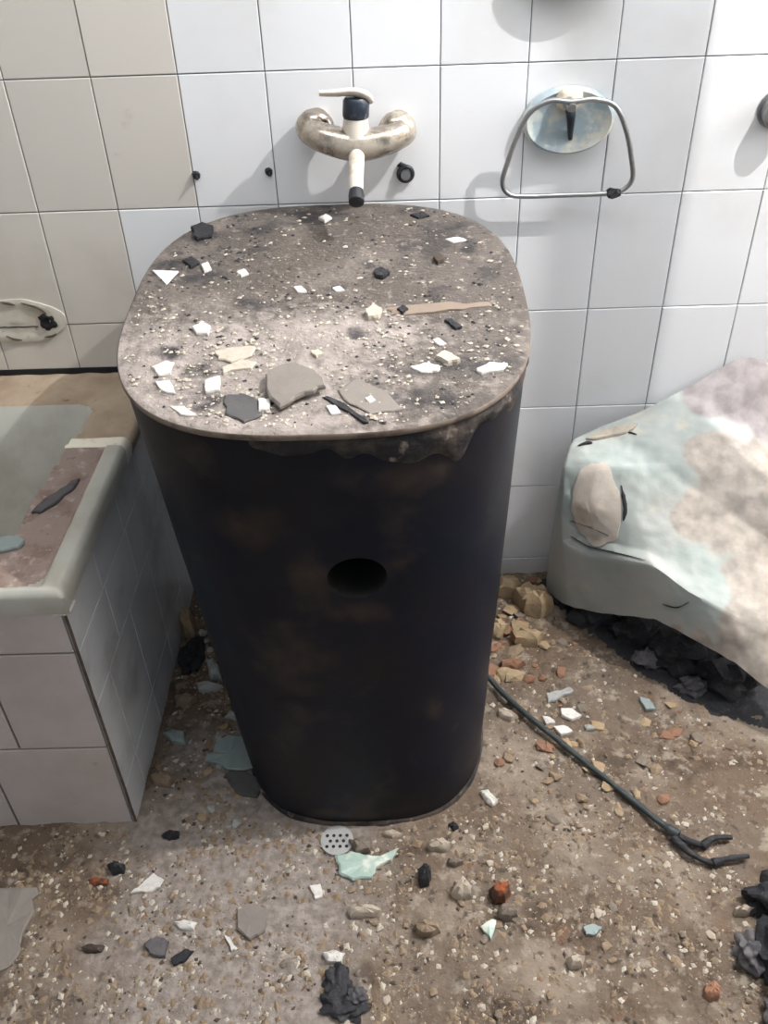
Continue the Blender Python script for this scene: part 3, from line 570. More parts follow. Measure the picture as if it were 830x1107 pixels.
# ------------------------------------------------------------------ the black column
def top_z(x, y): return .853 + .1029 * (y + .69)
def sq(th, a, b, n):
    c, s = math.cos(th), math.sin(th)
    r = (abs(c / a) ** n + abs(s / b) ** n) ** (-1 / n)
    return r * c, r * s
def col_out(th, h, grow=0):
    k = 1 - h
    cx = .555 + .024 * k; cy = -.352 - .046 * k
    a = .3050 - .0650 * k + grow; b = .3400 - .0400 * k + grow
    x, y = sq(th, a, b, 2.85)
    return cx + x, cy + y
column = empty('washstand_column', (.58, -.40, 0), 'large black tapered column with an oval hole in its front and a dusty flat top, standing against the tiled wall', 'column')
bm = bmesh.new(); NS, NR = 160, 70; rings = []
for r in range(NR + 1):
    h = r / NR; ring = []
    for k in range(NS):
        th = 2 * PI * k / NS; x, y = col_out(th, h)
        d = .0016 * noise.noise(Vector((x * 6, y * 6, h * 5)))
        x += math.cos(th) * d; y += math.sin(th) * d
        ring.append(bm.verts.new((x, y, -.004 + h * (top_z(x, y) - .003 + .004))))
    rings.append(ring)
for A, B in zip(rings, rings[1:]):
    for k in range(NS): bm.faces.new((A[k], A[(k + 1) % NS], B[(k + 1) % NS], B[k]))
bm.faces.new(rings[0]); bm.faces.new(rings[-1])
me_body = mesh_bm('body', bm)
tmp = link('tmp_body', me_body, None)
bm = bmesh.new(); rr_ = []
for yy in (-.80, -.50):
    ring = []
    for k in range(48):
        a = 2 * PI * k / 48; rt = .16
        ex, ez = .0440 * math.cos(a), .0375 * math.sin(a)
        ring.append(bm.verts.new((.595 + ex * math.cos(rt) - ez * math.sin(rt), yy, .607 + ex * math.sin(rt) + ez * math.cos(rt))))
    rr_.append(ring)
for k in range(48): bm.faces.new((rr_[0][k], rr_[0][(k + 1) % 48], rr_[1][(k + 1) % 48], rr_[1][k]))
bm.faces.new(rr_[0]); bm.faces.new(rr_[1])
cut = link('tmp_cut', mesh_bm('cut', bm), None)
md = tmp.modifiers.new('b', 'BOOLEAN'); md.object = cut; md.operation = 'DIFFERENCE'; md.solver = 'EXACT'
dg = bpy.context.evaluated_depsgraph_get(); dg.update()
body_me = bpy.data.meshes.new_from_object(tmp.evaluated_get(dg))
bpy.data.objects.remove(tmp); bpy.data.objects.remove(cut)
body_me.name = 'body'; body_me.materials.clear(); body_me.materials.append(M['column']); body_me.materials.append(M['column_in'])
for p in body_me.polygons:
    c = p.center
    inside = math.hypot((c.x - .595) / .052, (c.z - .607) / .045) < 1 and c.y > -.685 and c.y < -.45
    p.material_index = 1 if inside else 0; p.use_smooth = True
body_me.set_sharp_from_angle(angle=math.radians(30))
body_me.transform(Matrix.Translation(-column.location))
bo = link('body', body_me, None, column)
SMUDGE = [(.60, -.7, .535, .07, .035), (.53, -.7, .60, .05, .12), (.66, -.7, .63, .04, .02), (.45, -.7, .70, .10, .06), (.48, -.7, .44, .10, .14), (.71, -.7, .30, .03, .05), (.66, -.7, .78, .13, .05), (.58, -.7, .03, .2, .03)]
at = body_me.attributes.new('smudge', 'FLOAT', 'POINT')
at.data.foreach_set('value', [max(.8 * math.exp(-((v.co.x + .58 - a) / ra) ** 2 - ((v.co.z - h) / rh) ** 2) * (1 if v.co.y < 0 else 0) for a, _, h, ra, rh in SMUDGE) for v in body_me.vertices])
# top plate: polar grid with relief
def relief(x, y):
    fl = max(0, min(1, (-.30 - y) / .35)) * max(0, min(1, (.75 - x) / .35))
    return .0012 * fbm(x, y, 14, 3, 1.0) + (.0010 + .0022 * fl) * max(-.2, fbm(x, y, 60, 3, 5.0))
def plate_z(x, y): return top_z(x, y) + .004 + relief(x, y)
bm = bmesh.new(); NR2, NS2 = 90, 240
ctr = bm.verts.new((.555, -.352, plate_z(.555, -.352))); prev = None
for r in range(1, NR2 + 1):
    f = r / NR2; ring = []
    for k in range(NS2):
        ox, oy = col_out(2 * PI * k / NS2, 1, .0035)
        x, y = .555 + (ox - .555) * f, -.352 + (oy + .352) * f
        edge = 1 if r < NR2 else 0
        ring.append(bm.verts.new((x, y, plate_z(x, y) if edge else top_z(x, y) + .0028)))
    for k in range(NS2):
        if prev is None: bm.faces.new((ctr, ring[k], ring[(k + 1) % NS2]))
        else: bm.faces.new((prev[k], ring[k], ring[(k + 1) % NS2], prev[(k + 1) % NS2]))
    prev = ring
plate = part('top_plate', bm, 'top', column, smooth=True, label='flat top covered in grey dust and soot')
def paint(o, name, fn):
    at = o.data.attributes.new(name, 'FLOAT', 'POINT'); off = Vector((0, 0, 0)); p = o.parent
    while p is not None: off += p.location; p = p.parent
    at.data.foreach_set('value', [fn(v.co + off) for v in o.data.vertices])
def blobs(lst):
    return lambda p: max(math.exp(-(((p.x - x) / rx) ** 2 + ((p.y - y) / ry) ** 2)) for x, y, rx, ry in lst)
SOOT = [(.325, -.115, .05, .045), (.285, -.235, .045, .06), (.345, -.27, .05, .04), (.52, -.06, .09, .035), (.42, -.10, .035, .03), (.70, -.045, .045, .02), (.76, -.12, .05, .03),
        (.79, -.20, .02, .05), (.62, -.25, .02, .02), (.40, -.62, .035, .03), (.33, -.50, .03, .03), (.38, -.55, .03, .03), (.75, -.55, .10, .035), (.70, -.63, .07, .03), (.60, -.46, .02, .02), (.44, -.36, .05, .03)]
paint(plate, 'soot', blobs(SOOT))
paint(plate, 'dust', lambda p: max(0, min(1, (-.26 - p.y) / .20)) * (1 - .55 * max(0, min(1, (p.x - .52) / .2))) * .9 + .35 * math.exp(-((p.x - .6) / .1) ** 2 - ((p.y + .45) / .06) ** 2))
bm = bmesh.new(); rings = []
for hh, gr in ((.0030, .0036), (.0016, .0046), (-.004, .0046), (-.0065, .0030), (-.0065, .0005)):
    rings.append([bm.verts.new((lambda x, y, k=k: (x, y, top_z(x, y) + hh + .0007 * noise.noise(Vector((x * 60, y * 60, hh)))))(*col_out(2 * PI * k / NS2, 1, gr))) for k in range(NS2)])
for A, B in zip(rings, rings[1:]):
    for k in range(NS2): bm.faces.new((A[k], A[(k + 1) % NS2], B[(k + 1) % NS2], B[k]))
part('rim', bm, 'rimdust', column, smooth=True, label='thin dusty rim around the top')
# charred crust under the rim, front right
bm = bmesh.new(); NA, NH = 90, 9; grid = []
for i in range(NA + 1):
    th = math.radians(-105 + 100 * i / NA); row = []
    env = math.sin(PI * min(1, max(0, i / NA))) ** .6
    low = .012 + (.060 * max(0, .5 + .9 * noise.noise(Vector((i * .11, 3, 0))) + .35 * noise.noise(Vector((i * .21, 9, 0))))) * env
    for j in range(NH + 1):
        h = 1 - (j / NH) * low / .86
        bulge = math.sin(PI * (j / NH) ** .8) * (.0035 + .0045 * max(0, noise.noise(Vector((i * .25, j * .6, 2))))) * env if 0 < j < NH else -.001
        x, y = col_out(th, h, bulge)
        row.append(bm.verts.new((x, y, h * top_z(x, y) - .006)))
    grid.append(row)
for i in range(NA):
    for j in range(NH): bm.faces.new((grid[i][j], grid[i + 1][j], grid[i + 1][j + 1], grid[i][j + 1]))
part('charred_crust', bm, 'crust', column, smooth=True, label='flaking charred crust under the rim at the front right')
# dusty skirt line at the foot
bm = bmesh.new(); rings = []
for hz, gr in ((-.004, .004), (.006, .0035), (.009, .0003)):
    rings.append([bm.verts.new((*col_out(2 * PI * k / NS, .01, gr + (.002 * noise.noise(Vector((k * .2, hz, 0))))), hz + .003 * noise.noise(Vector((k * .15, 5, 0))))) for k in range(NS)])
for A, B in zip(rings, rings[1:]):
    for k in range(NS): bm.faces.new((A[k], A[(k + 1) % NS], B[(k + 1) % NS], B[k]))
part('foot_edge', bm, 'crust', column, smooth=True)

# ------------------------------------------------------------------ fragments on the column top
for i, (nm, lb, ct, mt, th, pts) in enumerate(TOPFRAG):
    tilt = None
    if 'largest grey flake, tilted' in lb: tilt = (.05, .13, .009)
    poly_frag(nm, lb, ct, mt, th, pts, lambda x, y: top_z(x, y) + .0035, tilt=tilt, seed=i)
def stone_mesh(name, seed, flat=.6):
    bm = bmesh.new(); add_ball(bm, (0, 0, 0), (1, 1, flat), sub=1, amp=.55, fr=1.3, seed=seed)
    for v in bm.verts: v.co += Vector((random.uniform(-.1, .1), random.uniform(-.1, .1), random.uniform(-.08, .08)))
    return mesh_bm(name, bm)
def grit(name, label, mat, n, pos, zf, lo, hi, seed):
    rr = random.Random(seed); V = []; F = []
    base = [(1, 0, 0), (0, 1, 0), (-1, 0, 0), (0, -1, 0), (0, 0, .8), (0, 0, -.5)]
    tri = [(0, 1, 4), (1, 2, 4), (2, 3, 4), (3, 0, 4), (1, 0, 5), (2, 1, 5), (3, 2, 5), (0, 3, 5)]
    for _ in range(n):
        p = pos(rr)
        if p is None: continue
        s = lo + (hi - lo) * rr.random() ** 3.5; a = rr.uniform(0, 6.28); el = rr.uniform(.5, 1.0)
        b0 = len(V); z = zf(*p)
        for (x, y, w_) in base:
            q = 1 + rr.uniform(-.3, .3); X, Y = x * s * q, y * s * el * q
            V.append((p[0] + X * math.cos(a) - Y * math.sin(a), p[1] + X * math.sin(a) + Y * math.cos(a), z + w_ * s * .5 * q))
        F += [tuple(b0 + t for t in f) for f in tri]
    me = bpy.data.meshes.new(name); me.from_pydata(V, [], F)
    return tag(link(name, me, mat), label, 'grit', kind='stuff')
def in_top(x, y): return (abs((x - .555) / .298)) ** 2.85 + (abs((y + .352) / .332)) ** 2.85 < 1
def pos_top(w):
    def f(rr):
        for _ in range(20):
            x, y = rr.uniform(.25, .86), rr.uniform(-.69, -.02)
            d = .12 + .88 * max(0, min(1, (-.28 - y) / .25)) * (1 - .45 * max(0, min(1, (x - .55) / .2)))
            if w: d = .35 + .65 * (noise.noise(Vector((x * 9, y * 9, 3))) > .05)
            d *= .25 + .75 * (noise.noise(Vector((x * 22, y * 22, 8))) > -.05)
            if in_top(x, y) and rr.random() < d: return x, y
    return f
grit('plaster_grit', 'pale plaster grit scattered over the column top', 'chip_cream', 2600, pos_top(0), lambda x, y: top_z(x, y) + .005, .0006, .0058, 1)
grit('charcoal_grit', 'black charcoal grit scattered over the column top', 'charred', 1100, pos_top(1), lambda x, y: top_z(x, y) + .0045, .0007, .0055, 2)

# ------------------------------------------------------------------ rubble on the floor
for i, (nm, lb, ct, mt, th, pts) in enumerate(FLOORFRAG):
    poly_frag(nm, lb, ct, mt, th, pts, lambda x, y: floor_z(x, y) + (.001 if th < .0095 else 0), seed=100 + i)
def in_col(x, y, g=.012): return (abs((x - .579) / (.243 + g))) ** 2.85 + (abs((y + .398) / (.303 + g))) ** 2.85 < 1
def floor_pos(regions):
    def f(rr):
        for _ in range(30):
            r = rr.choices(regions, weights=[q[4] for q in regions])[0]
            x, y = rr.uniform(r[0], r[1]), rr.uniform(r[2], r[3])
            if in_col(x, y) or (x < .165 and y > -.70) or (x > 1.0 and y > -.2 - (x - 1.0) * .9): continue
            if noise.noise(Vector((x * 12, y * 12, 1))) < rr.uniform(-.5, .2): continue
            return x, y
    return f
allr = [(-.1, .75, -1.15, -.69, .95), (.75, 1.25, -1.15, -.69, .42), (.165, .36, -.7, -.02, .35), (.8, 1.4, -.7, -.01, .42)]
grit('pale_floor_grit', 'pale plaster grit strewn over the floor', 'chip_cream', 3600, floor_pos(allr), lambda x, y: floor_z(x, y) + .0006, .0008, .0075, 11)
grit('brown_floor_grit', 'brown dirt clods strewn over the floor', 'rock_tan', 6500, floor_pos(allr), lambda x, y: floor_z(x, y) + .0008, .001, .0095, 12)
grit('dark_floor_grit', 'black charcoal grit strewn over the floor', 'charred_brown', 2200, floor_pos(allr), lambda x, y: floor_z(x, y) + .0006, .0008, .006, 13)
SM = [stone_mesh('rubble_stone', k + 3) for k in range(6)]
MESHES = {}
def scatter(n, region, mats, label, group, lo, hi, seed):
    rr = random.Random(seed); f = floor_pos([region])
    for _ in range(n):
        p = f(rr)
        if p is None: continue
        k = rr.randrange(6); mt = rr.choice(mats)
        if (k, mt) not in MESHES:
            c = SM[k].copy(); c.materials.append(M[mt]); MESHES[k, mt] = c
        o = bpy.data.objects.new('rubble_stone', MESHES[k, mt]); COL.objects.link(o)
        s = rr.uniform(lo, hi)
        o.scale = (s, s * rr.uniform(.6, 1), s * rr.uniform(.5, .9)); o.rotation_euler = (rr.uniform(-.3, .3), rr.uniform(-.3, .3), rr.uniform(0, 6.28))
        o.location = (p[0], p[1], floor_z(*p) + o.scale[2] * .25)
        tag(o, label, 'stone', group)
scatter(46, (-.05, .60, -1.10, -.72, 1), ['rock_tan', 'rock_grey', 'rock_cream'], 'small rubble stone on the floor in front of the tub and column', 'small stones in front of the tub and column', .004, .009, 5)
scatter(70, (.60, 1.22, -1.12, -.70, 1), ['rock_tan', 'rock_grey', 'rock_cream', 'rock_tan'], 'small rubble stone on the dirt at the lower right', 'small stones on the dirt at the lower right', .004, .010, 6)
scatter(80, (.82, 1.25, -.70, -.02, 1), ['rock_tan', 'rock_tan2', 'rock_grey', 'rock_red'], 'small rubble stone on the dirt right of the column', 'small stones on the dirt right of the column', .005, .017, 7)
scatter(60, (.17, .34, -.72, -.02, 1), ['rock_tan', 'rock_tan2', 'chip_grey', 'rock_tan'], 'small rubble stone between the tub and the column', 'small stones between the tub and the column', .005, .013, 8)
def heap(name, label, mat, c, r, amp, seed, cat='debris', sub=4, fr=2.2, kids=()):
    e = bmesh.new(); add_ball(e, (0, 0, 0), r, sub=sub, amp=amp, fr=fr, seed=seed)
    for v in e.verts:
        v.co += v.co.normalized() * .16 * min(r) * noise.noise(v.co * 38)
    me = mesh_bm(name, e, smooth=True, angle=40)
    return tag(link(name, me, mat, None, c), label, cat)
heap('charred_heap', 'black heap between the tub panel and the column foot', 'charred', (.188, -.262, .006), (.026, .055, .022), .5, 4, 'debris')
heap('charred_rag', 'black crumpled heap at the bottom edge below the column', 'charred', (.553, -1.020, .004), (.034, .026, .013), .5, 9, 'debris')
heap('charred_rag', 'black crumpled scrap just behind the crumpled heap at the bottom edge', 'charred', (.540, -.985, .004), (.020, .028, .012), .5, 12, 'debris')
heap('ashen_lump', 'grey lump leaning on the crumpled heap at the bottom edge', 'charred_grey', (.572, -1.012, .012), (.016, .014, .012), .6, 15, 'debris')
heap('charred_heap', 'biggest black lump in the heap at the lower right edge', 'charred', (1.290, -.972, .03), (.068, .072, .052), .7, 21, 'debris')
heap('charred_heap', 'topmost black lump of the heap at the lower right edge', 'charred', (1.285, -.868, .022), (.050, .032, .034), .7, 23, 'debris')
heap('ashen_lump', 'mauve grey lump in the charred heap at the lower right edge', 'charred_grey', (1.207, -.958, .018), (.022, .028, .022), .6, 25, 'debris')
heap('ashen_lump', 'grey slab-like lump at the bottom right corner', 'charred_grey', (1.232, -1.062, .02), (.036, .030, .028), .6, 28, 'debris')
scatter(34, (.83, 1.02, -.36, -.02, 1), ['rock_tan2', 'rock_tan', 'rock_red'], 'tan mortar lump in the rubble corner between column, wall and slab', 'tan lumps in the corner behind the column', .009, .026, 17)
# drain strainer in front of the column foot
st = empty('drain_strainer', (.530, -.732, .002), 'small perforated drain plate half buried in front of the column foot', 'drain')
bm = bmesh.new(); add_tube(bm, [(.530, -.732, -.002), (.530, -.732, .0035)], .030, seg=28); part('plate', bm, 'chip_grey', st)
for a in range(3):
    for b in range(4):
        x = .512 + b * .012 + (a % 2) * .006; y = -.745 + a * .011
        if math.hypot(x - .53, y + .732) > .026: continue
        bm = bmesh.new(); add_tube(bm, [(x, y, .0030), (x, y, .0040)], .0032, seg=10); part('hole', bm, 'soot_dark', st)
# cord
cord = empty('power_cord', (.84, -.35, 0), 'dark cord running from the column across the dirt to a frayed end', 'cord')
cp = [(.800, -.300, .022), (.835, -.345, .020), (.868, -.400, .016), (.915, -.463, .014), (.962, -.520, .013), (1.020, -.590, .012), (1.085, -.668, .011), (1.125, -.718, .012), (1.150, -.742, .013)]
cs = catmull(cp, 10)
bm = bmesh.new(); add_tube(bm, cs, [.0062 + .0012 * noise.noise(p * 25) + (.003 if i > len(cs) - 9 else 0) for i, p in enumerate(cs)], seg=10)
part('cord', bm, 'cord', cord, smooth=True)
for pp in ([(1.140, -.745, .010), (1.160, -.775, .010), (1.190, -.795, .009), (1.215, -.797, .008)], [(1.195, -.797, .010), (1.225, -.790, .012), (1.262, -.785, .010)], [(1.185, -.765, .010), (1.210, -.750, .012), (1.245, -.747, .009)], [(1.15, -.745, .012), (1.17, -.757, .012), (1.19, -.764, .011)]):
    c = catmull(pp, 6); bm = bmesh.new(); add_tube(bm, c, [(.0075 + .002 * noise.noise(p * 60)) * (1 - .5 * i / len(c)) for i, p in enumerate(c)], seg=8)
    part('frayed_end', bm, 'charred', cord, smooth=True)

# ------------------------------------------------------------------ broken slab leaning on the wall
slab = empty('broken_slab', (1.2, -.25, 0), 'large broken pale turquoise slab with cream patches leaning against the wall at right', 'slab')
def cr(a, b, c, d, t): return .5 * ((2 * b) + (c - a) * t + (2 * a - 5 * b + 4 * c - d) * t * t + (3 * b - a - 3 * c + d) * t ** 3)
G = [[Vector(p) for p in r[:-1]] + [r_last] for r, r_last in [(r, Vector(r[-2]).lerp(Vector(r[-1]), .30)) for r in SLAB]]
NRW, NCW = len(G), len(G[0])
def S(u, v, rel=True):
    """u across 0..NCW-1, v down 0..NRW-1; soft blend between straight and smooth so creases stay"""
    u = min(max(u, 0), NCW - 1 - 1e-6); v = min(max(v, 0), NRW - 1 - 1e-6)
    i, j = int(u), int(v); a, b = u - i, v - j
    p = (G[j][i].lerp(G[j][i + 1], a)).lerp(G[j + 1][i].lerp(G[j + 1][i + 1], a), b)
    def rowc(jj):
        r = G[min(max(jj, 0), NRW - 1)]
        return cr(r[max(i - 1, 0)], r[i], r[i + 1], r[min(i + 2, NCW - 1)], a)
    q = cr(rowc(j - 1), rowc(j), rowc(j + 1), rowc(j + 2), b)
    p = p.lerp(q, .30)
    if rel and v > .3:
        k = .009 * noise.fractal(p * 8, 1, 2, 4) + .0016 * noise.noise(p * 60)
        p = p + Vector((.2, -.75, .6)) * k
    return p
def Snorm(u, v):
    e = .02; a = S(u + e, v, False) - S(u - e, v, False); b = S(u, v + e, False) - S(u, v - e, False)
    n = b.cross(a); n.normalize()
    return n if n.dot(Vector((-.6, -1, .5))) > 0 else -n
bm = bmesh.new(); K = 14; NU, NV = (NCW - 1) * K, (NRW - 1) * K
T, Bk = {}, {}
for j in range(NV + 1):
    for i in range(NU + 1):
        u, v = i / K, j / K
        # ragged outline
        du = .10 * noise.noise(Vector((0, v * 2.3, 1))) if i in (0,) else 0
        p = S(u + du, v + (.06 * noise.noise(Vector((u * 2.5, 5, 0))) if j == NV else 0)); n = Snorm(u, v)
        T[i, j] = bm.verts.new(p); back = p - n * (.032 if 0 < j < NV else .028)
        if back.y > -.0035: back.y = -.0035
        Bk[i, j] = bm.verts.new(back)
for j in range(NV):
    for i in range(NU):
        bm.faces.new((T[i, j], T[i + 1, j], T[i + 1, j + 1], T[i, j + 1]))
        bm.faces.new((Bk[i, j], Bk[i, j + 1], Bk[i + 1, j + 1], Bk[i + 1, j]))
for i in range(NU):
    bm.faces.new((T[i, 0], Bk[i, 0], Bk[i + 1, 0], T[i + 1, 0])); bm.faces.new((T[i, NV], T[i + 1, NV], Bk[i + 1, NV], Bk[i, NV]))
for j in range(NV):
    bm.faces.new((T[0, j], T[0, j + 1], Bk[0, j + 1], Bk[0, j])); bm.faces.new((T[NU, j], Bk[NU, j], Bk[NU, j + 1], T[NU, j + 1]))
shell = part('shell', bm, 'slab', slab, smooth=True, angle=50)
def paint(o, name, fn):
    at = o.data.attributes.new(name, 'FLOAT', 'POINT'); off = Vector((0, 0, 0)); p = o.parent
    while p is not None: off += p.location; p = p.parent
    at.data.foreach_set('value', [fn(v.co + off) for v in o.data.vertices])
SPOTS = [(S(4.8, 2.0), .075), (S(5.2, 3.0), .085), (S(4.3, 2.9), .055), (S(5.7, 4.0), .075), (S(5.5, 5.0), .070), (S(5.6, 5.8), .075), (S(5.0, 5.9), .045), (S(5.6, 1.9), .07), (S(3.6, 5.95), .02), (S(4.2, 5.95), .025)]
MAUVE = [(S(5.2, .5), .085), (S(4.4, .4), .06), (S(5.9, .9), .07)]
def cream(p):
    q = p + Vector((noise.noise(p * 14), noise.noise(p * 14 + Vector((9, 0, 0))), noise.noise(p * 14 + Vector((0, 9, 0))))) * .03
    d = min((q - c).length / r for c, r in SPOTS)
    return max(0, min(1, (1.12 - d) / .22))
paint(shell, 'cream', cream)
paint(shell, 'mauve', lambda p: max(0, min(1, (1.1 - min((p - c).length / r for c, r in MAUVE)) / .3)))
def patch(name, cu, cv, ru, rv, th, mat, seed, label, parent=slab, rot=0):
    bm = bmesh.new(); NP, NRG = 44, 9
    def pt(a, f):
        k = (1 + .22 * noise.noise(Vector((math.cos(a) * 1.6, math.sin(a) * 1.6, seed))) + .09 * noise.noise(Vector((math.cos(a) * 4, math.sin(a) * 4, seed)))) * (1 - .45 * max(0, math.sin(a)) * abs(math.cos(a)) * (1 if rv > .5 else 0))
        x, y = math.cos(a) * ru * k * f, math.sin(a) * rv * k * f
        return min(max(cu + x * math.cos(rot) - y * math.sin(rot), .03), NCW - 1.02), min(max(cv + x * math.sin(rot) + y * math.cos(rot), .05), NRW - 1.03)
    c = bm.verts.new(S(cu, cv) + Snorm(cu, cv) * th); prev = None
    for r in range(1, NRG + 2):
        f = min(1, r / NRG); ring = []
        for k in range(NP):
            u, v = pt(2 * PI * k / NP, f)
            off = th * (1 if r < NRG else .75) if r <= NRG else -.003
            ring.append(bm.verts.new(S(u, v) + Snorm(u, v) * (off + (.0008 * noise.noise(Vector((u * 9, v * 9, seed))) if r <= NRG else 0))))
        for k in range(NP):
            if prev is None: bm.faces.new((c, ring[k], ring[(k + 1) % NP]))
            else: bm.faces.new((prev[k], ring[k], ring[(k + 1) % NP], prev[(k + 1) % NP]))
        prev = ring
    return part(name, bm, mat, parent, smooth=True, angle=40, label=label)
patch('plaster_patch', 1.98, 3.15, .68, 1.32, .003, 'slab_cream', 3.3, 'cream plaster patch at the left of the slab', rot=-.06)
patch('plaster_patch', 2.25, .66, .70, .22, .007, 'chip_cream', 17.0, 'small raised cream scab at the top left of the slab')
# curled dark crack scars on the slab surface
def scar(uv, r, label):
    pts = catmull([S(u, v) + Snorm(u, v) * .002 for u, v in uv], 6); n = len(pts)
    bm = bmesh.new(); add_tube(bm, pts, [r * (math.sin(PI * (i + .6) / (n + .2)) ** .7) * (1 + .5 * noise.noise(p * 80)) for i, p in enumerate(pts)], seg=7, flat=.5)
    part('crack', bm, 'soot_dark', slab, smooth=True)
scar([(1.9, .45), (2.4, .55), (2.95, 1.0)], .0045, '')
scar([(1.25, 1.0), (1.55, .92), (1.75, 1.0)], .0045, '')
scar([(2.62, 2.4), (2.72, 2.9), (2.66, 3.25)], .005, '')
scar([(1.35, 4.2), (1.9, 4.5), (2.3, 4.55), (2.9, 4.75)], .0022, '')
scar([(1.3, 3.55), (1.9, 3.6), (2.4, 3.8)], .0015, '')
scar([(4.0, 5.2), (3.6, 5.5), (3.2, 5.6)], .0018, '')
# charred debris under the slab
for i, (x, y, z, a, b, c, mt, lb) in enumerate([
    (1.115, -.17, .025, .055, .04, .04, 'charred', 'leftmost black lump under the leaning slab'),
    (1.19, -.235, .025, .05, .045, .04, 'charred', 'black lump under the fold of the leaning slab'),
    (1.20, -.315, .016, .030, .022, .020, 'charred_grey', 'ash grey lump under the front edge of the leaning slab'),
    (1.27, -.31, .03, .06, .05, .05, 'charred', 'largest black lump under the middle of the leaning slab'),
    (1.275, -.395, .014, .030, .020, .018, 'charred_grey', 'small ash grey lump in the shade of the slab edge'),
    (1.36, -.37, .03, .06, .06, .05, 'charred', 'rightmost black lump under the leaning slab'),
    (1.05, -.115, .014, .030, .022, .020, 'charred', 'small black lump at the left foot of the leaning slab')]):
    heap('charred_lump', lb, mt, (x, y, z), (a, b, c), .6, 40 + i, 'debris', sub=3)
# black sheet that draws the slab's cast shadow on the floor
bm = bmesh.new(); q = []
ash = [(1.00, -.06), (1.03, -.135), (1.09, -.225), (1.165, -.335), (1.25, -.42), (1.34, -.485), (1.44, -.53), (1.50, -.40), (1.50, -.02), (1.0, -.02)]  # outline follows the edge of the slab's shadow
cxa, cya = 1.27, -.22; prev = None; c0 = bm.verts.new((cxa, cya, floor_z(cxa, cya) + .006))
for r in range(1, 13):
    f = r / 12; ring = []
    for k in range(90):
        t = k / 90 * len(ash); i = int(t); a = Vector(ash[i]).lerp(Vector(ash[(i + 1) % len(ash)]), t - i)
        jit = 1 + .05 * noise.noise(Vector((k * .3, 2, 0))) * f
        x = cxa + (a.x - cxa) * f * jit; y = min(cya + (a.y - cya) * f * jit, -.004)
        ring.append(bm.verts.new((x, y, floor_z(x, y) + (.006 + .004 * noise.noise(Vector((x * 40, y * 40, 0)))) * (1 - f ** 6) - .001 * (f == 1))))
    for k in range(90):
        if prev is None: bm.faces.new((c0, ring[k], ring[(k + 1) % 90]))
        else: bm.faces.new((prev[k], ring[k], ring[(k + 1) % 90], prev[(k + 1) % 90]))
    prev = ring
tag(part('slab_shadow_sheet', bm, 'charred', None, smooth=True), 'black sheet drawn as the shadow on the floor under the leaning slab', 'ash', kind='stuff')

# ------------------------------------------------------------------ tap
tap = empty('wall_tap', (.603, 0, 1.05), 'dirty chrome single-lever wall tap above the column, cream dust on its spout', 'tap')
for x, z in ((.531, 1.066), (.674, 1.058)):
    bm = bmesh.new(); add_ball(bm, (x, -.026, z), (.0335, .027, .032), sub=4, amp=.05, fr=2, seed=x)
    part('wall_flange', bm, 'chrome', tap, smooth=True)
bm = bmesh.new()
c = catmull([(.520, -.040, 1.066), (.548, -.058, 1.056), (.602, -.068, 1.045), (.652, -.060, 1.050), (.688, -.042, 1.058)], 8)
add_tube(bm, c, [.0215 + .0045 * math.sin(PI * i / (len(c) - 1)) - (.006 if i in (0, len(c) - 1) else 0) for i in range(len(c))], seg=24)
part('mixer_body', bm, 'chrome', tap, smooth=True, angle=50)
bm = bmesh.new(); add_tube(bm, [(.603, -.066, 1.055), (.603, -.066, 1.072), (.604, -.066, 1.090)], [.024, .0225, .0205], seg=24); part('cartridge_housing', bm, 'chrome_dusty', tap, smooth=True, angle=40)
bm = bmesh.new(); add_tube(bm, [(.604, -.066, 1.088), (.604, -.066, 1.092), (.606, -.066, 1.116), (.606, -.066, 1.121)], [.020, .0225, .0225, .019], seg=24); part('cartridge_cap', bm, 'cap_blue', tap, smooth=True, angle=40, label='blackened blue cap under the lever')
bm = bmesh.new(); c = catmull([(.628, -.060, 1.113), (.618, -.066, 1.125), (.600, -.068, 1.130), (.572, -.068, 1.129), (.545, -.070, 1.130)], 6)
add_tube(bm, c, [.012, .014, .015, .0165, .0175, .018, .018, .018] + [.017 - .0004 * i for i in range(len(c) - 8)], seg=14, flat=.42)
part('lever', bm, 'chrome_dusty', tap, smooth=True, angle=50, label='flat lever turned to the left, caked in cream dust')
bm = bmesh.new(); c = catmull([(.604, -.070, 1.045), (.603, -.092, 1.030), (.602, -.125, 1.008), (.602, -.152, .992)], 6)
add_tube(bm, c, [.0150 - .0002 * i for i in range(len(c))], seg=20); part('spout', bm, 'chrome_dusty', tap, smooth=True, angle=40, label='straight spout caked in cream dust')
bm = bmesh.new(); add_tube(bm, [(.602, -.150, .993), (.602, -.158, .988), (.602, -.170, .981), (.602, -.172, .980)], [.0120, .0135, .0130, .009], seg=20); part('spout_tip', bm, 'black', tap, smooth=True, angle=40, label='blackened aerator tip')
# pipe stub
ps = empty('pipe_stub', (.688, 0, .977), 'short cut pipe stub with a dark collar in the wall right of the spout', 'pipe')
bm = bmesh.new(); c = [(.688 + .0125 * math.cos(a), -.006, .977 + .0125 * math.sin(a)) for a in [2 * PI * k / 24 for k in range(24)]]
add_tube(bm, c, .0042, seg=8, closed=True, up=(0, 1, 0)); part('collar', bm, 'black', ps, smooth=True)
bm = bmesh.new(); add_tube(bm, [(.688, 0, .977), (.688, -.016, .977)], .0088, seg=18); add_tube(bm, [(.688, -.010, .977), (.688, -.0165, .977)], .0055, seg=14); part('pipe', bm, 'steel', ps, smooth=True, angle=40)
bm = bmesh.new(); add_tube(bm, [(.674, -.002, .990), (.680, -.005, .994), (.688, -.005, .992)], [.002, .004, .002], seg=6); part('torn_sealant', bm, 'black', ps)
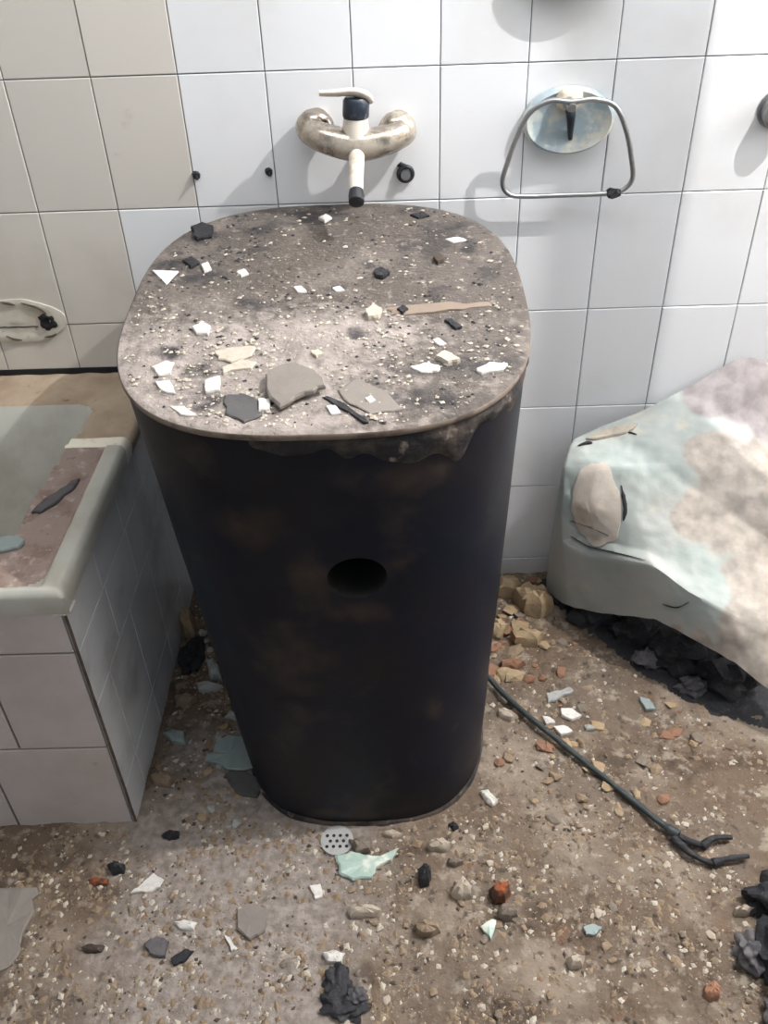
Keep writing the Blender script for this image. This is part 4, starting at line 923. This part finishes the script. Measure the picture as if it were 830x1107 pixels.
# two plugs in the wall
for x, z, lb in ((.306, .986, 'left one of two dark screw plugs in the tiles left of the tap'), (.439, .988, 'right one of two dark screw plugs in the tiles left of the tap')):
    e = empty('wall_plug', (x, 0, z), lb, 'plug')
    bm = bmesh.new(); add_tube(bm, [(x, 0, z), (x + .001, -.008, z - .001)], [.0075, .006], seg=9)
    for v in bm.verts: v.co += Vector((noise.noise(v.co * 200) * .002, 0, noise.noise(v.co * 230) * .002))
    part('plug', bm, 'black', e)
    bm = bmesh.new(); add_tube(bm, [(x + .001, -.006, z), (x + .004, -.016, z - .004)], [.003, .002], seg=7); part('screw', bm, 'charred', e)

# ------------------------------------------------------------------ towel ring and fixtures
def dish(parent, cx, cz, rx, rz, dep, mat):
    bm = bmesh.new(); rings = []
    prof = [(1.0, 0.0), (1.0, .35), (.965, .8), (.91, 1.0), (.85, .92), (.72, .72), (.5, .62), (.25, .60), (.02, .60)]
    for f, h in prof:
        rings.append([bm.verts.new((cx + rx * f * math.cos(a), -.002 - dep * h, cz + rz * f * math.sin(a))) for a in [2 * PI * k / 56 for k in range(56)]])
    for A, B in zip(rings, rings[1:]):
        for k in range(56): bm.faces.new((A[k], A[(k + 1) % 56], B[(k + 1) % 56], B[k]))
    bm.faces.new(rings[-1])
    return part('back_plate', bm, mat, parent, smooth=True, angle=60)
ring = empty('towel_ring', (.972, 0, 1.06), 'towel ring hanging on an oval pale blue and cream wall plate', 'towel ring')
dish(ring, .975, 1.060, .081, .056, .020, 'dish')
bm = bmesh.new(); add_ball(bm, (.972, -.022, 1.098), (.024, .016, .020), sub=3, amp=.2, fr=2, seed=2); part('bracket', bm, 'cream_dust', ring, smooth=True, label='cream caked bracket')
bm = bmesh.new(); add_tube(bm, [(.969, -.020, 1.094), (.969, -.052, 1.094), (.969, -.062, 1.092)], [.012, .010, .007], seg=16); part('knob', bm, 'steel', ring, smooth=True, angle=40)
bm = bmesh.new(); c = catmull([(.972, -.030, 1.090), (.975, -.030, 1.070), (.978, -.022, 1.048), (.981, -.014, 1.030)], 5); add_tube(bm, c, [.010 - .00042 * i for i in range(len(c))], seg=10); part('spike', bm, 'cap_blue', ring, smooth=True, label='dark tapering arm below the knob')
rp = [(.932, -.055, 1.103), (.969, -.057, 1.101), (1.008, -.055, 1.103), (1.045, -.050, 1.090), (1.070, -.043, 1.050), (1.088, -.036, 1.000), (1.096, -.030, .962), (1.080, -.027, .941), (1.045, -.026, .936), (.975, -.026, .936), (.905, -.026, .936), (.876, -.027, .941), (.862, -.030, .962), (.868, -.036, .998), (.882, -.043, 1.045), (.900, -.050, 1.084)]
bm = bmesh.new(); add_tube(bm, catmull(rp, 7, closed=True), .0046, seg=10, closed=True, up=(0, 1, 0)); part('ring', bm, 'steel', ring, smooth=True)
bm = bmesh.new(); add_ball(bm, (1.066, -.030, .938), (.014, .008, .009), sub=2, amp=.6, fr=2, seed=8); part('burnt_remnant', bm, 'charred', ring, label='burnt scrap stuck to the lower right corner of the ring')
fx = empty('wall_dish_holder', (.962, 0, 1.31), 'round grey wall fixture cut off by the top edge above the towel ring', 'holder')
dish(fx, .962, 1.307, .082, .060, .030, 'dish_grey')
bm = bmesh.new(); add_tube(bm, [(.962, -.018, 1.322), (.962, -.040, 1.322)], .012, seg=18); part('stem', bm, 'steel', fx, smooth=True, angle=40)
fk = empty('wall_fitting', (1.338, 0, 1.062), 'small dark grey round fitting at the right edge beside the shadow band', 'fitting')
bm = bmesh.new(); add_tube(bm, [(1.338, -.001, 1.066), (1.338, -.010, 1.066), (1.338, -.030, 1.064), (1.338, -.036, 1.064)], [.020, .027, .027, .020], seg=24); part('knob_head', bm, 'dish_grey', fk, smooth=True, angle=40)
bm = bmesh.new(); add_tube(bm, [(1.338, .001, 1.066), (1.338, -.004, 1.066)], .032, seg=24); part('rosette', bm, 'steel', fk, smooth=True, angle=40)
# mortar scar at the left
sc_ = empty('mortar_scar', (-.105, 0, .71), 'oval mortar scar with a black hole in the wall tiles above the tub', 'mortar patch')
bm = bmesh.new(); prev = None; c0 = bm.verts.new((-.10, -.0075, .712))
for r in range(1, 10):
    f = min(1, r / 8); ring_ = []
    for k in range(60):
        a = 2 * PI * k / 60; q = 1 + .07 * noise.noise(Vector((math.cos(a) * 2, math.sin(a) * 2, 3)))
        x, z = -.10 + .098 * f * q * math.cos(a), .712 + .046 * f * q * math.sin(a)
        ring_.append(bm.verts.new((x, (-.0055 - .0006 * noise.noise(Vector((x * 60, z * 60, 0))) - (.0014 if 6 <= r <= 7 else 0)) if r < 9 else -.001, z)))
    for k in range(60):
        if prev is None: bm.faces.new((c0, ring_[k], ring_[(k + 1) % 60]))
        else: bm.faces.new((prev[k], ring_[k], ring_[(k + 1) % 60], prev[(k + 1) % 60]))
    prev = ring_
M['scar'] = material('mortar_scar', (208, 202, 190), .7, spots=[((190, 178, 160), 20, .56, .1, .6, 3), ((120, 102, 84), 34, .66, .05, .8, 6)], bump=.5)
part('mortar', bm, 'scar', sc_, smooth=True, angle=50)
bm = bmesh.new(); add_ball(bm, (-.038, -.005, .708), (.017, .007, .018), sub=3, amp=.5, fr=2, seed=5)
for v in bm.verts:
    if math.hypot(v.co.x + .038, v.co.z - .710) < .008: v.co.y = max(v.co.y, -.006)
part('broken_hole', bm, 'soot_dark', sc_, smooth=True, label='black burnt hole in the mortar')
for pts_ in ([(-.035, -.008, .727), (-.050, -.008, .741), (-.080, -.008, .752)], [(-.12, -.008, .755), (-.105, -.009, .752), (-.092, -.008, .748)], [(-.052, -.007, .677), (-.036, -.008, .679), (-.026, -.008, .684)], [(-.13, -.007, .682), (-.115, -.007, .674), (-.10, -.007, .672)]):
    c = catmull(pts_, 5); bm = bmesh.new(); add_tube(bm, c, [.0032 * math.sin(PI * (i + .5) / (len(c))) + .0006 for i in range(len(c))], seg=6, flat=.5)
    part('mortar_ridge', bm, 'grout_brown', sc_, smooth=True)
# grout line continues as a dark open joint through the mortar
bm = bmesh.new(); add_tube(bm, [(-.20 + .01 * i, -.0056, .700 + .0005 * math.sin(i * 2.1)) for i in range(15)], .0012, seg=6); part('open_joint', bm, 'soot_dark', sc_)

# ------------------------------------------------------------------ just outside the picture: post, added fill panel and lamp fitting
po = empty('wooden_post', (1.479, -.30, 0), 'upright narrow post beyond the right edge that throws the broad shadow band on the tiles', 'post')
bm = bmesh.new(); add_box(bm, 1.4515, -.325, -.005, 1.5065, -.275, 2.499, .003); part('post', bm, 'rock_tan', po)
cl = empty('overhead_fill_panel', (.55, -.75, 2.49), 'flat rectangular fill panel added in the ceiling above the column', 'lamp')  # unseen panel added to carry the overhead fill light
bm = bmesh.new()
for b in ((-.08, -1.08, 2.475, 1.18, -1.05, 2.499), (-.08, -.45, 2.475, 1.18, -.42, 2.499), (-.08, -1.05, 2.475, -.05, -.45, 2.499), (1.15, -1.05, 2.475, 1.18, -.45, 2.499)): add_box(bm, *b)
part('frame', bm, 'steel', cl)
la = empty('ceiling_lamp', (1.79, -.54, 2.40), 'bare bulb socket hanging from the ceiling at the upper right', 'lamp')
bm = bmesh.new(); add_tube(bm, [(1.79, -.54, 2.43), (1.79, -.54, 2.46)], [.018, .014], seg=18); part('socket', bm, 'black', la, smooth=True, angle=40)
bm = bmesh.new(); add_tube(bm, [(1.79, -.54, 2.46), (1.79, -.54, 2.499)], .003, seg=8); part('flex', bm, 'black', la, smooth=True)
